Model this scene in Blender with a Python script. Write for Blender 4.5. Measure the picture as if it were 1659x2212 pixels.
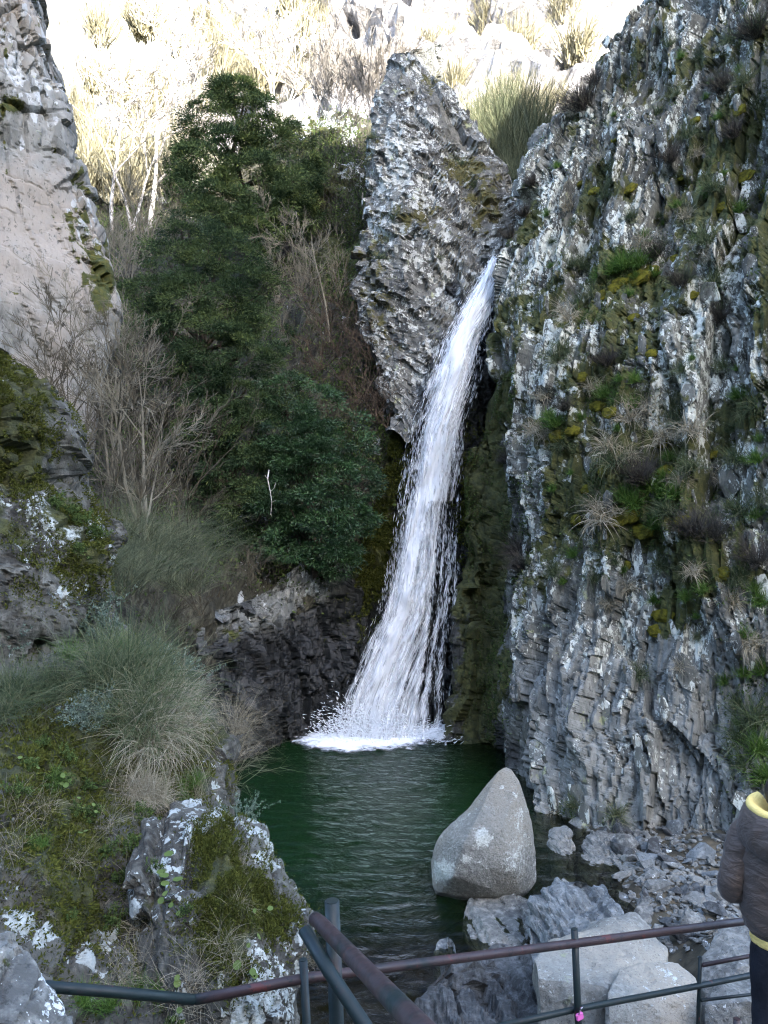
import bpy, bmesh, math, random
import numpy as np
from mathutils import Vector, Matrix, Euler

# ------------------------------------------------------------------ scene, camera, light
for o in list(bpy.data.objects):
    bpy.data.objects.remove(o, do_unlink=True)
scene = bpy.context.scene
COL = scene.collection
R = math.radians
CAM_Z = 4.5                       # eye height above the pool (water level is z = 0)
FOC = 1726.0                      # focal length in units of a 1659 x 2212 picture
cd = bpy.data.cameras.new('camera')
cam = bpy.data.objects.new('camera', cd)
COL.objects.link(cam)
cam.location = (0, 0, CAM_Z)
cam.rotation_euler = (R(90), 0, 0)
cd.sensor_fit = 'VERTICAL'
cd.angle = 2 * math.atan(1106 / FOC)
cd.clip_start = 0.05
cd.clip_end = 2000
scene.camera = cam

SUN_EL, SUN_AZ = 26.0, 24.0       # sun behind the camera, a little to the right
sdir = Vector((math.sin(R(SUN_AZ)) * math.cos(R(SUN_EL)), -math.cos(R(SUN_AZ)) * math.cos(R(SUN_EL)), math.sin(R(SUN_EL))))
world = bpy.data.worlds.new('World')
scene.world = world
world.use_nodes = True
wn = world.node_tree.nodes
wl = world.node_tree.links
wn.clear()
sky = wn.new('ShaderNodeTexSky')
sky.sky_type = 'NISHITA'
sky.sun_disc = False
sky.sun_elevation = R(SUN_EL)
sky.sun_rotation = math.atan2(sdir.x, sdir.y)
sky.air_density = 0.7
sky.dust_density = 1.5
bg = wn.new('ShaderNodeBackground')
bg.inputs[1].default_value = 0.15
wo = wn.new('ShaderNodeOutputWorld')
wl.new(sky.outputs[0], bg.inputs[0])
wl.new(bg.outputs[0], wo.inputs[0])
sd = bpy.data.lights.new('sun', 'SUN')
sd.energy = 2.0
sd.angle = R(0.5)
sd.color = (1.0, 0.95, 0.87)
sun = bpy.data.objects.new('sun', sd)
COL.objects.link(sun)
sun.rotation_euler = sdir.to_track_quat('Z', 'Y').to_euler()
vs = scene.view_settings
vs.view_transform = 'Standard'
vs.look = 'None'
vs.exposure = 3.85
vs.gamma = 1.0
vs.use_curve_mapping = False
cy = scene.cycles
cy.max_bounces = 8
cy.diffuse_bounces = 4
cy.glossy_bounces = 3
cy.transmission_bounces = 4
cy.transparent_max_bounces = 24
cy.caustics_reflective = False
cy.caustics_refractive = False
cy.use_denoising = True
cy.filter_width = 1.2

# ------------------------------------------------------------------ small library
def unp(px, py, D):
    """point at picture position (1659 x 2212 units) and distance D in front of the camera"""
    return ((px - 829.5) / FOC * D, D, CAM_Z - (py - 1106) / FOC * D)

def proj(P):
    P = np.asarray(P)
    D = np.maximum(P[..., 1], 0.01)
    return P[..., 0] / D * FOC + 829.5, (CAM_Z - P[..., 2]) / D * FOC + 1106

def wdist(py, z=0.0):
    return (CAM_Z - z) * FOC / (py - 1106)

def hash_u(ix, iy, iz, seed):
    h = (ix.astype(np.int64) * 374761393 + iy.astype(np.int64) * 668265263 + iz.astype(np.int64) * 1440662683 + seed * 974711) & 0xffffffff
    h = ((h ^ (h >> 13)) * 1274126177) & 0xffffffff
    h = ((h ^ (h >> 15)) * 2246822519) & 0xffffffff
    return h ^ (h >> 16)

def h01(h, k=0):
    return (((h * (2654435761 + 2 * k * 40503)) & 0xffffffff) >> 8).astype(np.float32) / 16777216.0

def perlin(P, seed=0):
    P = np.asarray(P, dtype=np.float32)
    i = np.floor(P).astype(np.int64)
    f = P - i
    w = f * f * f * (f * (f * 6 - 15) + 10)
    out = np.zeros(P.shape[:-1], np.float32)
    for dx in (0, 1):
        wx = w[..., 0] if dx else 1 - w[..., 0]
        for dy in (0, 1):
            wy = w[..., 1] if dy else 1 - w[..., 1]
            for dz in (0, 1):
                wz = w[..., 2] if dz else 1 - w[..., 2]
                h = hash_u(i[..., 0] + dx, i[..., 1] + dy, i[..., 2] + dz, seed)
                gx = (h & 1023) / 511.5 - 1
                gy = ((h >> 10) & 1023) / 511.5 - 1
                gz = ((h >> 20) & 1023) / 511.5 - 1
                out += (wx * wy * wz * (gx * (f[..., 0] - dx) + gy * (f[..., 1] - dy) + gz * (f[..., 2] - dz))).astype(np.float32)
    return out

def fbm(P, octv=4, seed=0, gain=0.5, ridge=False):
    out = 0
    a = 1.0
    P = np.asarray(P, dtype=np.float32)
    for k in range(octv):
        n = perlin(P, seed + k * 17)
        if ridge:
            n = 0.5 - 2 * np.abs(n)
        out = out + a * n
        P = P * 2.03
        a *= gain
    return out

def vor2(a, b, seed):
    """2-D cells: distance to nearest, gap to the next one, hash of the cell, offset from its centre"""
    ia = np.floor(a).astype(np.int64)
    ib = np.floor(b).astype(np.int64)
    F1 = np.full(a.shape, 9.0, np.float32)
    F2 = np.full(a.shape, 9.0, np.float32)
    H = np.zeros(a.shape, np.int64)
    oa = np.zeros(a.shape, np.float32)
    ob = np.zeros(a.shape, np.float32)
    for da in (-1, 0, 1):
        for db in (-1, 0, 1):
            h = hash_u(ia + da, ib + db, ia * 0, seed)
            ca = a - (ia + da + 0.1 + 0.8 * h01(h, 1))
            cb = b - (ib + db + 0.1 + 0.8 * h01(h, 2))
            d = np.sqrt(ca * ca + cb * cb)
            near = d < F1
            F2 = np.where(near, F1, np.minimum(F2, d))
            oa = np.where(near, ca, oa)
            ob = np.where(near, cb, ob)
            H = np.where(near, h, H)
            F1 = np.where(near, d, F1)
    return F1, F2 - F1, H, oa, ob

def plates(a, b, sa, sb, seed, tilt=1.0, crack=0.25):
    """stepped slabs, sa across and sb along the bedding: height about -1..1"""
    F1, E, H, oa, ob = vor2(a / sa, b / sb, seed)
    h = (h01(H, 3) - 0.5) * 1.3 + tilt * (oa * (h01(H, 4) - 0.5) + ob * (h01(H, 5) - 0.5)) * 1.3
    h = h - crack * np.clip(1 - E / 0.13, 0, 1)
    return h.astype(np.float32), h01(H, 6), E

def hermite(K, t, q):
    """smooth interpolation along axis 0"""
    K = np.asarray(K, dtype=np.float64)
    n = len(t)
    m = np.zeros_like(K)
    for i in range(n):
        a, b = max(i - 1, 0), min(i + 1, n - 1)
        m[i] = (K[b] - K[a]) / max(t[b] - t[a], 1e-9)
    idx = np.clip(np.searchsorted(t, q, side='right') - 1, 0, n - 2)
    h = (t[idx + 1] - t[idx])
    s = ((q - t[idx]) / h)
    sh = (-1,) + (1,) * (K.ndim - 1)
    s = s.reshape(sh)
    h = h.reshape(sh)
    return ((2 * s**3 - 3 * s**2 + 1) * K[idx] + (s**3 - 2 * s**2 + s) * h * m[idx] +
            (-2 * s**3 + 3 * s**2) * K[idx + 1] + (s**3 - s**2) * h * m[idx + 1])

def resample(pts, n):
    pts = np.asarray(pts, dtype=np.float64)
    d = np.r_[0, np.cumsum(np.linalg.norm(np.diff(pts, axis=0), axis=1))]
    return hermite(pts, d, np.linspace(0, d[-1], n)) if len(pts) > 2 else pts[0] + (pts[-1] - pts[0]) * np.linspace(0, 1, n)[:, None]

def surf(cols, nu, nv):
    """sheet through columns of (px, py, D) points"""
    C = np.stack([resample([unp(*p) for p in c], 48) for c in cols])      # (ncol, 48, 3)
    d = np.r_[0, np.cumsum(np.linalg.norm(np.diff(C, axis=0), axis=2).mean(axis=1))]
    G = hermite(C, d, np.linspace(0, d[-1], nu))                         # (nu, 48, 3)
    G = np.swapaxes(G, 0, 1)
    G = hermite(G, np.linspace(0, 1, 48), np.linspace(0, 1, nv))         # (nv, nu, 3)
    return G

def normals(G, face_cam=True):
    du = np.gradient(G, axis=1)
    dv = np.gradient(G, axis=0)
    N = np.cross(du, dv)
    N /= np.linalg.norm(N, axis=2, keepdims=True) + 1e-9
    if face_cam:
        s = np.sum(N * (np.array([0, 0, CAM_Z]) - G), axis=2)
        if np.median(s) < 0:
            N = -N
    return N

def mesh_from(name, V, F, attrs=None, smooth=False):
    """F: (n,3) or (n,4) int array"""
    V = np.ascontiguousarray(V, dtype=np.float32).reshape(-1, 3)
    F = np.ascontiguousarray(F, dtype=np.int32)
    k = F.shape[1]
    me = bpy.data.meshes.new(name)
    me.vertices.add(len(V))
    me.vertices.foreach_set('co', V.ravel())
    me.loops.add(F.size)
    me.loops.foreach_set('vertex_index', F.ravel())
    me.polygons.add(len(F))
    me.polygons.foreach_set('loop_start', np.arange(0, F.size, k, dtype=np.int32))
    me.polygons.foreach_set('use_smooth', np.full(len(F), smooth, dtype=bool))
    for an, av in (attrs or {}).items():
        at = me.attributes.new(an, 'FLOAT', 'POINT')
        at.data.foreach_set('value', np.ascontiguousarray(av, dtype=np.float32).ravel())
    me.update(calc_edges=True)
    return me

def grid_faces(nv, nu, closed=False):
    i = np.arange(nv * nu).reshape(nv, nu)
    if closed:
        i = np.concatenate([i, i[:, :1]], axis=1)
    return np.stack([i[:-1, :-1], i[1:, :-1], i[1:, 1:], i[:-1, 1:]], axis=-1).reshape(-1, 4)

def obj(name, me, mat=None, parent=None, loc=None, rot=None, scale=None):
    o = bpy.data.objects.new(name, me)
    COL.objects.link(o)
    if mat is not None and me is not None and not me.materials:
        me.materials.append(mat)
    if parent is not None:
        o.parent = parent
    if loc is not None:
        o.location = loc
    if rot is not None:
        o.rotation_euler = rot
    if scale is not None:
        o.scale = scale
    return o

def tag(o, label=None, cat=None, group=None, kind=None):
    if label: o['label'] = label
    if cat: o['category'] = cat
    if group: o['group'] = group
    if kind: o['kind'] = kind
    return o

def sheet(name, G, mat, attrs=None, smooth=False, parent=None):
    nv, nu = G.shape[:2]
    return obj(name, mesh_from(name, G, grid_faces(nv, nu), attrs, smooth), mat, parent)

def blobs(px, py, lst):
    out = np.zeros(px.shape, np.float32)
    for cx, cy, rx, ry, a in lst:
        out += a * np.exp(-((px - cx) / rx) ** 2 - ((py - cy) / ry) ** 2)
    return out
# ------------------------------------------------------------------ materials
class NT:
    """short hand for node trees"""
    def __init__(s, name):
        s.m = bpy.data.materials.new(name)
        s.m.use_nodes = True
        s.t = s.m.node_tree
        s.t.nodes.clear()
        s.out = s.n('ShaderNodeOutputMaterial')
    def n(s, ty, **kw):
        x = s.t.nodes.new(ty)
        for k, v in kw.items():
            setattr(x, k, v)
        return x
    def put(s, sock, v):
        if v is None:
            return
        if hasattr(v, 'is_linked') or isinstance(v, bpy.types.NodeSocket):
            s.t.links.new(v, sock)
        elif isinstance(v, (tuple, list)) and len(v) == 3 and len(getattr(sock, 'default_value', v)) == 4:
            sock.default_value = (*v, 1)
        else:
            sock.default_value = v
    def pos(s, scale=(1, 1, 1), rot=(0, 0, 0), local=False):
        g = s.n('ShaderNodeTexCoord').outputs['Object'] if local else s.n('ShaderNodeNewGeometry').outputs['Position']
        mp = s.n('ShaderNodeMapping')
        s.put(mp.inputs['Vector'], g)
        mp.inputs['Scale'].default_value = scale
        mp.inputs['Rotation'].default_value = rot
        return mp.outputs[0]
    def noise(s, vec, scale, detail=4, rough=0.55, dist=0.0, out=0):
        x = s.n('ShaderNodeTexNoise')
        s.put(x.inputs['Vector'], vec)
        x.inputs['Scale'].default_value = scale
        x.inputs['Detail'].default_value = detail
        x.inputs['Roughness'].default_value = rough
        x.inputs['Distortion'].default_value = dist
        return x.outputs[out]
    def vor(s, vec, scale, feature='F1', rand=1.0, out='Distance'):
        x = s.n('ShaderNodeTexVoronoi', feature=feature)
        s.put(x.inputs['Vector'], vec)
        x.inputs['Scale'].default_value = scale
        x.inputs['Randomness'].default_value = rand
        return x.outputs[out]
    def math(s, op, a, b=None, c=None, clamp=False):
        x = s.n('ShaderNodeMath', operation=op, use_clamp=clamp)
        s.put(x.inputs[0], a)
        s.put(x.inputs[1], b)
        s.put(x.inputs[2], c)
        return x.outputs[0]
    def rng(s, v, a, b, c=0.0, d=1.0, smooth=True):
        x = s.n('ShaderNodeMapRange', interpolation_type='SMOOTHSTEP' if smooth else 'LINEAR')
        s.put(x.inputs[0], v)
        for k, q in zip((1, 2, 3, 4), (a, b, c, d)):
            s.put(x.inputs[k], q)
        return x.outputs[0]
    def mix(s, f, a, b, blend='MIX'):
        x = s.n('ShaderNodeMix', data_type='RGBA', blend_type=blend)
        s.put(x.inputs[0], f)
        s.put(x.inputs[6], a)
        s.put(x.inputs[7], b)
        return x.outputs[2]
    def attr(s, name):
        return s.n('ShaderNodeAttribute', attribute_name=name).outputs['Fac']
    def bump(s, h, strength, dist, nrm=None):
        x = s.n('ShaderNodeBump')
        x.inputs['Strength'].default_value = strength
        x.inputs['Distance'].default_value = dist
        s.put(x.inputs['Height'], h)
        s.put(x.inputs['Normal'], nrm)
        return x.outputs[0]
    def bsdf(s, color, rough=0.8, spec=0.3, normal=None, **kw):
        x = s.n('ShaderNodeBsdfPrincipled')
        s.put(x.inputs['Base Color'], color)
        s.put(x.inputs['Roughness'], rough)
        s.put(x.inputs['Specular IOR Level'], spec)
        s.put(x.inputs['Normal'], normal)
        for k, v in kw.items():
            s.put(x.inputs[k.replace('_', ' ')], v)
        return x.outputs[0]
    def done(s, sh):
        s.t.links.new(sh, s.out.inputs[0])
        return s.m
    def ms(s, f, a, b):
        x = s.n('ShaderNodeMixShader')
        s.put(x.inputs[0], f)
        s.put(x.inputs[1], a)
        s.put(x.inputs[2], b)
        return x.outputs[0]

def rock_mat(name, dark, mid, light, lichen=(0.58, 0.58, 0.60), lich=0.5, lich_scale=5.0, stretch=(1, 1, 0.45), rot=(0, 0, 0),
             moss=(0.075, 0.07, 0.012), moss2=(0.035, 0.045, 0.012), mossamt=0.0, bump=0.6, crust=(0.30, 0.32, 0.16), crustamt=0.3,
             local=False, warm=None, fine=1.0, specks=0.5):
    """weathered rock: stone colour, pale lichen blotches and specks, moss. attributes lichen / moss / wet add to the amounts"""
    tint = lambda c: (c[0] * 0.96, c[1], c[2] * 0.92)
    dark, mid, light, lichen = tint(dark), tint(mid), tint(light), tint(lichen)
    warm = tint(warm) if warm else None
    t = NT(name)
    p = t.pos(stretch, rot, local)
    q = t.pos((1, 1, 1), (0, 0, 0), local)
    n1 = t.noise(p, 1.1, 5, 0.6)
    n2 = t.noise(p, 7.0 * fine, 6, 0.65)
    base = t.mix(t.rng(n1, 0.35, 0.65), dark, mid)
    base = t.mix(t.rng(n2, 0.42, 0.72), base, light)
    if warm:
        base = t.mix(t.rng(t.noise(q, 0.5, 4, 0.6), 0.45, 0.62), base, warm)
    base = t.mix(t.attr('clean'), base, t.mix(t.rng(n2, 0.35, 0.7), (0.12, 0.125, 0.112), (0.235, 0.24, 0.215)))
    # lichen: crisp ragged spots of many sizes, thick where the gate is high
    la = t.attr('lichen')
    wn_ = t.n('ShaderNodeVectorMath', operation='MULTIPLY_ADD')
    t.put(wn_.inputs[0], t.noise(p, lich_scale * 2.2, 3, 0.6, out=1))
    wn_.inputs[1].default_value = (0.16, 0.16, 0.16)
    t.put(wn_.inputs[2], p)
    pw_ = wn_.outputs[0]
    gate = t.math('ADD', t.rng(t.noise(p, lich_scale * 0.22, 4, 0.6), 0.25, 0.75, lich - 0.42, lich + 0.42, False), t.math('MULTIPLY', la, 0.55))
    lm = None
    for sc_k, rad_k, off_k in ((0.8, 0.95, 0.10), (1.7, 0.92, 0.06), (3.1, 0.85, 0.14 * specks + .02)):
        vn = t.n('ShaderNodeTexVoronoi', feature='F1')
        t.put(vn.inputs['Vector'], pw_)
        vn.inputs['Scale'].default_value = lich_scale * sc_k
        rr_ = t.math('MULTIPLY', t.math('SUBTRACT', t.math('ADD', gate, t.n('ShaderNodeSeparateColor').outputs[0]), 1.0 - off_k), rad_k)
        sep = rr_.node.inputs[0].links[0].from_node.inputs[0].links[0].from_node.inputs[1].links[0].from_node
        t.put(sep.inputs[0], vn.outputs['Color'])
        m_ = t.rng(t.math('SUBTRACT', rr_, vn.outputs['Distance']), 0.0, 0.06)
        lm = m_ if lm is None else t.math('MAXIMUM', lm, m_)
    lcol = t.mix(t.rng(t.noise(p, lich_scale * 2.5, 4, 0.7), 0.35, 0.65), tuple(c * 0.66 for c in lichen), lichen)
    base = t.mix(lm, base, lcol)
    cr = t.rng(t.noise(q, 2.3, 5, 0.7), 0.66 - 0.12 * crustamt, 0.72 - 0.12 * crustamt)
    base = t.mix(t.math('MULTIPLY', cr, 0.6), base, crust)
    # dark lichen flecks
    base = t.mix(t.math('MULTIPLY', t.rng(t.noise(p, 16 * fine, 4, 0.7), 0.57, 0.64), 0.75), base, tuple(c * 0.55 for c in dark))
    # moss
    ma = t.attr('moss')
    mn = t.noise(q, 3.0, 6, 0.72)
    mm = t.math('ADD', t.math('ADD', mn, t.math('MULTIPLY', ma, 0.55)), mossamt * 0.3)
    mm = t.rng(mm, 0.74, 0.82)
    mcol = t.mix(t.rng(t.noise(q, 9, 5, 0.7), 0.38, 0.66), moss2, moss)
    base = t.mix(mm, base, mcol)
    # wet rock
    wa = t.rng(t.math('ADD', t.attr('wet'), t.math('MULTIPLY', t.math('SUBTRACT', n1, 0.5), 0.5)), 0.3, 0.7)
    wa = t.math('MULTIPLY', wa, t.math('SUBTRACT', 1.0, t.math('MULTIPLY', mm, 0.8)))
    base = t.mix(wa, base, t.mix(0.72, base, (0.004, 0.005, 0.006)))
    rough = t.math('SUBTRACT', 0.88, t.math('MULTIPLY', wa, 0.55))
    hb = t.math('ADD', t.math('MULTIPLY', t.noise(p, 11 * fine, 8, 0.7), 1.0), t.math('MULTIPLY', t.noise(q, 60 * fine, 4, 0.7), 0.25))
    hb = t.math('ADD', hb, t.math('MULTIPLY', mm, t.math('MULTIPLY', t.noise(q, 34, 5, 0.75), 0.9)))
    nb = t.bump(hb, bump, 0.06)
    return t.done(t.bsdf(base, rough, 0.3, nb))

def plain(name, col, rough=0.7, spec=0.3, var=0.35, scale=6, col2=None, local=True, bump=0, bscale=40, **kw):
    t = NT(name)
    p = t.pos((1, 1, 1), local=local)
    c2 = col2 or tuple(c * (1 - var) for c in col)
    c = t.mix(t.rng(t.noise(p, scale, 5, 0.6), 0.35, 0.65), c2, col)
    nb = t.bump(t.noise(p, bscale, 5, 0.6), bump, 0.01) if bump else None
    return t.done(t.bsdf(c, rough, spec, nb, **kw))

def leaf_mat(name, cols, trans=0.25, rough=0.75, spec=0.15):
    """cols: dark, mid, light. attribute tone (0..1) chooses the leaf colour"""
    t = NT(name)
    a = t.attr('tone')
    rn = t.n('ShaderNodeObjectInfo').outputs['Random']
    a = t.math('ADD', a, t.math('MULTIPLY', t.math('SUBTRACT', rn, 0.5), 0.25))
    c = t.mix(t.rng(a, 0.0, 0.5, smooth=False), cols[0], cols[1])
    c = t.mix(t.rng(a, 0.5, 1.0, smooth=False), c, cols[2])
    d = t.bsdf(c, rough, spec)
    tr = t.n('ShaderNodeBsdfTranslucent')
    t.put(tr.inputs[0], c)
    return t.done(t.ms(trans, d, tr.outputs[0]))

M = {}
M['cliff'] = rock_mat('dark_lichen_schist', (0.046, 0.045, 0.041), (0.118, 0.115, 0.105), (0.195, 0.19, 0.175), lichen=(0.56, 0.56, 0.53), lich=0.52, lich_scale=8.5,
                      stretch=(1.0, 1.0, 0.50), rot=(0, R(8), 0), crustamt=0.3, mossamt=0.52, moss=(0.078, 0.080, 0.022), moss2=(0.038, 0.044, 0.015))
M['pinnacle'] = rock_mat('grey_lichen_schist', (0.045, 0.043, 0.042), (0.11, 0.105, 0.10), (0.19, 0.18, 0.17), lichen=(0.45, 0.44, 0.43), lich=0.42, lich_scale=6.5,
                         stretch=(1, 1, 0.7), crustamt=0.3, mossamt=0.32, moss=(0.09, 0.08, 0.024), moss2=(0.055, 0.052, 0.018))
M['pale_cliff'] = rock_mat('pale_smooth_rock', (0.11, 0.105, 0.10), (0.195, 0.184, 0.175), (0.255, 0.242, 0.232), lichen=(0.42, 0.41, 0.42), lich=0.05,
                           lich_scale=2.5, stretch=(1, 1, 0.5), crustamt=0.0, warm=(0.25, 0.212, 0.188), bump=0.55, specks=0.1)
M['bank'] = rock_mat('mossy_bank_rock', (0.028, 0.025, 0.021), (0.07, 0.065, 0.056), (0.13, 0.122, 0.11), lichen=(0.38, 0.39, 0.385), lich=0.24,
                     lich_scale=7, stretch=(1, 1, 0.8), mossamt=0.3, moss=(0.056, 0.056, 0.014), moss2=(0.024, 0.028, 0.010), fine=1.6, crustamt=-0.2)
M['wet'] = rock_mat('wet_dark_rock', (0.018, 0.019, 0.020), (0.05, 0.05, 0.052), (0.10, 0.098, 0.10), lich=-0.2, lich_scale=6,
                    stretch=(1, 1, 0.35), moss=(0.085, 0.088, 0.016), moss2=(0.035, 0.042, 0.010), crustamt=-1, specks=0.0)
M['boulder'] = rock_mat('speckled_granite', (0.13, 0.125, 0.12), (0.20, 0.192, 0.18), (0.27, 0.26, 0.245), lichen=(0.48, 0.48, 0.48), lich=0.06,
                        lich_scale=9, stretch=(1, 1, 1), crust=(0.24, 0.27, 0.13), crustamt=0.2, fine=3.4, bump=0.5, specks=2.0, warm=(0.27, 0.235, 0.20))
M['eggrock'] = rock_mat('lichen_speckled_granite', (0.105, 0.102, 0.098), (0.17, 0.165, 0.156), (0.24, 0.232, 0.22), lichen=(0.44, 0.44, 0.42), lich=0.24,
                        lich_scale=16, stretch=(1, 1, 1), crust=(0.21, 0.23, 0.12), crustamt=0.25, fine=3.4, bump=0.6, specks=1.5, warm=(0.21, 0.183, 0.155))
M['wetstone'] = rock_mat('wet_stream_stone', (0.03, 0.03, 0.031), (0.065, 0.066, 0.07), (0.12, 0.122, 0.13), lich=-.2, lich_scale=9, stretch=(1, 1, 1), crustamt=-0.5, fine=2.0, specks=0.0)
M['stone'] = rock_mat('grey_stone', (0.075, 0.073, 0.072), (0.16, 0.155, 0.15), (0.25, 0.24, 0.23), lich=0.12, lich_scale=9,
                      stretch=(1, 1, 1), crustamt=0.1, fine=2.0, specks=0.3)
M['bluestone'] = rock_mat('blue_grey_stone', (0.07, 0.075, 0.082), (0.14, 0.147, 0.157), (0.22, 0.228, 0.24), lich=0.0, lich_scale=9,
                          stretch=(1, 1, 1), crustamt=-0.5, fine=2.0, specks=0.0)
M['soil'] = plain('dark_slope_soil', (0.060, 0.050, 0.032), 0.95, 0.1, col2=(0.022, 0.024, 0.014), scale=1.5, local=False, bump=1.0, bscale=14)
M['bed'] = plain('stream_bed_gravel', (0.085, 0.070, 0.045), 0.8, 0.2, col2=(0.03, 0.027, 0.018), scale=3.5, local=False, bump=1.0, bscale=18)
M['mountain'] = plain('wooded_mountain', (0.10, 0.09, 0.06), 0.95, 0.1, col2=(0.05, 0.055, 0.03), scale=0.05, local=False)
def hill_mat():
    t = NT('sunny_hill_rock_and_scrub')
    p = t.pos((1, 1, 1), (0, R(-35), 0))
    q = t.pos((1, 1, 1))
    rk = t.mix(t.rng(t.noise(p, 0.9, 6, 0.7), 0.38, 0.62), (0.14, 0.135, 0.13), (0.42, 0.40, 0.38))
    sc = t.mix(t.rng(t.noise(q, 1.8, 5, 0.7), 0.35, 0.65), (0.20, 0.19, 0.13), (0.34, 0.32, 0.26))
    f = t.rng(t.math('ADD', t.noise(q, 0.22, 5, 0.65), t.math('MULTIPLY', t.attr('rock'), 0.5)), 0.60, 0.68)
    return t.done(t.bsdf(t.mix(f, sc, rk), 0.95, 0.1, t.bump(t.noise(q, 3, 6, 0.7), 1.0, 0.3)))
M['hill'] = hill_mat()
# ------------------------------------------------------------------ the setting
def axes_coords(G, ea, eb):
    return (G @ np.array(ea)).astype(np.float32), (G @ np.array(eb)).astype(np.float32)

def unit(v):
    v = np.array(v, float)
    return v / np.linalg.norm(v)

# ground far below everything, out to the horizon
g = np.stack(np.meshgrid(np.linspace(-700, 700, 40), np.linspace(-700, 700, 40)), -1)
g = np.concatenate([g, np.full(g.shape[:2] + (1,), -4.0)], -1)
tag(sheet('ground', g, M['mountain']), 'brown valley ground far below the gorge', None, None, 'structure')

# mountain on the other side of the valley, behind the camera: unseen, its crest set from the sun angle to shade the gorge
xs, ys = np.meshgrid(np.linspace(-420, 420, 90), np.linspace(-260, -7, 60))
crest = 16.2 + math.tan(R(SUN_EL)) * (27 + 120) / math.cos(R(SUN_AZ))
zz = np.where(ys > -120, 0.5 + (crest - 0.5) * np.clip((-7 - ys) / 113, 0, 1) ** 0.9, crest - (-120 - ys) * 0.25)
nz = fbm(np.stack([xs * 0.02, ys * 0.02, 0 * xs], -1), 5, 3)
zz = zz + nz * 14 * np.clip((-7 - ys) / 60, 0, 1) * np.clip(np.abs(ys + 120) / 50, 0.12, 1)
tag(sheet('mountain', np.stack([xs, ys, zz], -1), M['mountain']), 'unseen wooded mountain side across the valley, its crest shaped to shade the gorge', None, None, 'structure')

# sunlit hillside that closes the view above the gorge
hc = [[(-700, 640, 30), (-700, 300, 42), (-700, -100, 62), (-700, -600, 95)],
      [(-100, 640, 30), (-60, 420, 38), (-50, 150, 56), (-50, -600, 100)],
      [(300, 620, 30), (320, 420, 36), (340, 150, 52), (350, -600, 96)],
      [(560, 600, 29), (580, 350, 36), (600, 100, 48), (620, -600, 90)],
      [(800, 560, 29), (820, 300, 34), (840, 60, 44), (860, -600, 84)],
      [(1000, 560, 28), (1020, 330, 33), (1050, 100, 44), (1080, -600, 84)],
      [(1150, 620, 27), (1170, 360, 31), (1200, 120, 44), (1230, -600, 86)],
      [(1400, 640, 28), (1400, 330, 36), (1420, 60, 50), (1450, -600, 92)],
      [(2100, 640, 30), (2100, 300, 42), (2100, -100, 62), (2100, -600, 95)]]
G = surf(hc, 250, 190)
N = normals(G)
px, py = proj(G)
ea, eb = unit((0.80, 0.25, 0.55)), unit((-0.55, 0, 0.83))
a, b = axes_coords(G, ea, eb)
wob = fbm(G * 0.25, 4, 11)
pl, pid, pe = plates(a + wob * 1.5, b + wob * 2, 1.5, 5.5, 21, 1.2, 0.2)
pl2, pid2, _ = plates(a + wob, b + wob, 0.5, 1.5, 22, 1.0, 0.3)
rock = np.clip(blobs(px, py, [(760, 60, 130, 130, 1.2), (900, 60, 150, 120, 1.1), (1110, 160, 120, 130, 1.2), (1250, 130, 90, 110, 1.0), (720, 170, 60, 90, 1.0), (480, 20, 60, 40, .8)])
               + (pid - 0.5) * 1.1 + blobs(px, py, [(1000, 60, 380, 170, .8)]), 0, 1.3)
G = G + N * (rock * (pl * 1.1 + pl2 * 0.45) + fbm(G * 0.6, 4, 5) * 0.7)[..., None]
tag(sheet('hillside', G, M['hill'], {'rock': rock}), 'sunlit hillside of pale rock ribs and dry scrub', None, None, 'structure')

# slope of soil between the left cliff and the pinnacle
sc_ = [[(-250, 1450, 7.5), (-200, 1000, 14), (-150, 600, 24), (-150, 420, 33)],
       [(90, 1450, 8.0), (60, 1150, 11.5), (80, 900, 14.5), (120, 620, 22), (150, 430, 33)],
       [(270, 1470, 10.5), (250, 1250, 12.5), (240, 950, 16.5), (240, 620, 23), (250, 440, 33)],
       [(430, 1480, 14.2), (430, 1300, 15.0), (440, 1050, 17.5), (450, 700, 22.5), (450, 400, 31)],
       [(600, 1350, 16.2), (620, 1180, 16.8), (640, 950, 18.4), (650, 650, 22), (655, 400, 26.5), (640, 270, 31)],
       [(760, 1280, 17.1), (780, 1080, 17.5), (790, 860, 18.8), (790, 560, 22.4), (780, 380, 25.5), (770, 240, 30)],
       [(900, 1280, 18.0), (920, 1000, 18.4), (940, 760, 19.8), (960, 480, 23.5), (960, 360, 27), (960, 250, 31)],
       [(1150, 1280, 18.0), (1180, 900, 19.5), (1160, 600, 22), (1150, 450, 25), (1150, 330, 31)]]
G = surf(sc_, 200, 220)
N = normals(G)
px, py = proj(G)
rk = np.clip(blobs(px, py, [(700, 300, 70, 110, 1.2), (740, 420, 60, 90, 1), (820, 900, 70, 120, .6), (560, 1180, 60, 70, .6)]), 0, 1.2)
a, b = axes_coords(G, unit((.7, .1, .5)), unit((-.5, 0, .85)))
pl, _, _ = plates(a, b, 0.35, 1.1, 31, 1.2, 0.3)
moss = np.clip(blobs(px, py, [(690, 450, 60, 140, .8), (790, 560, 40, 120, .7), (740, 600, 120, 120, .35), (830, 1000, 60, 120, .5), (700, 330, 80, 100, .45)]), 0, 1)
G = G + N * (fbm(G * 0.7, 5, 41) * 0.7 + rk * pl * 0.35)[..., None]
SLOPE = G
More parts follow.
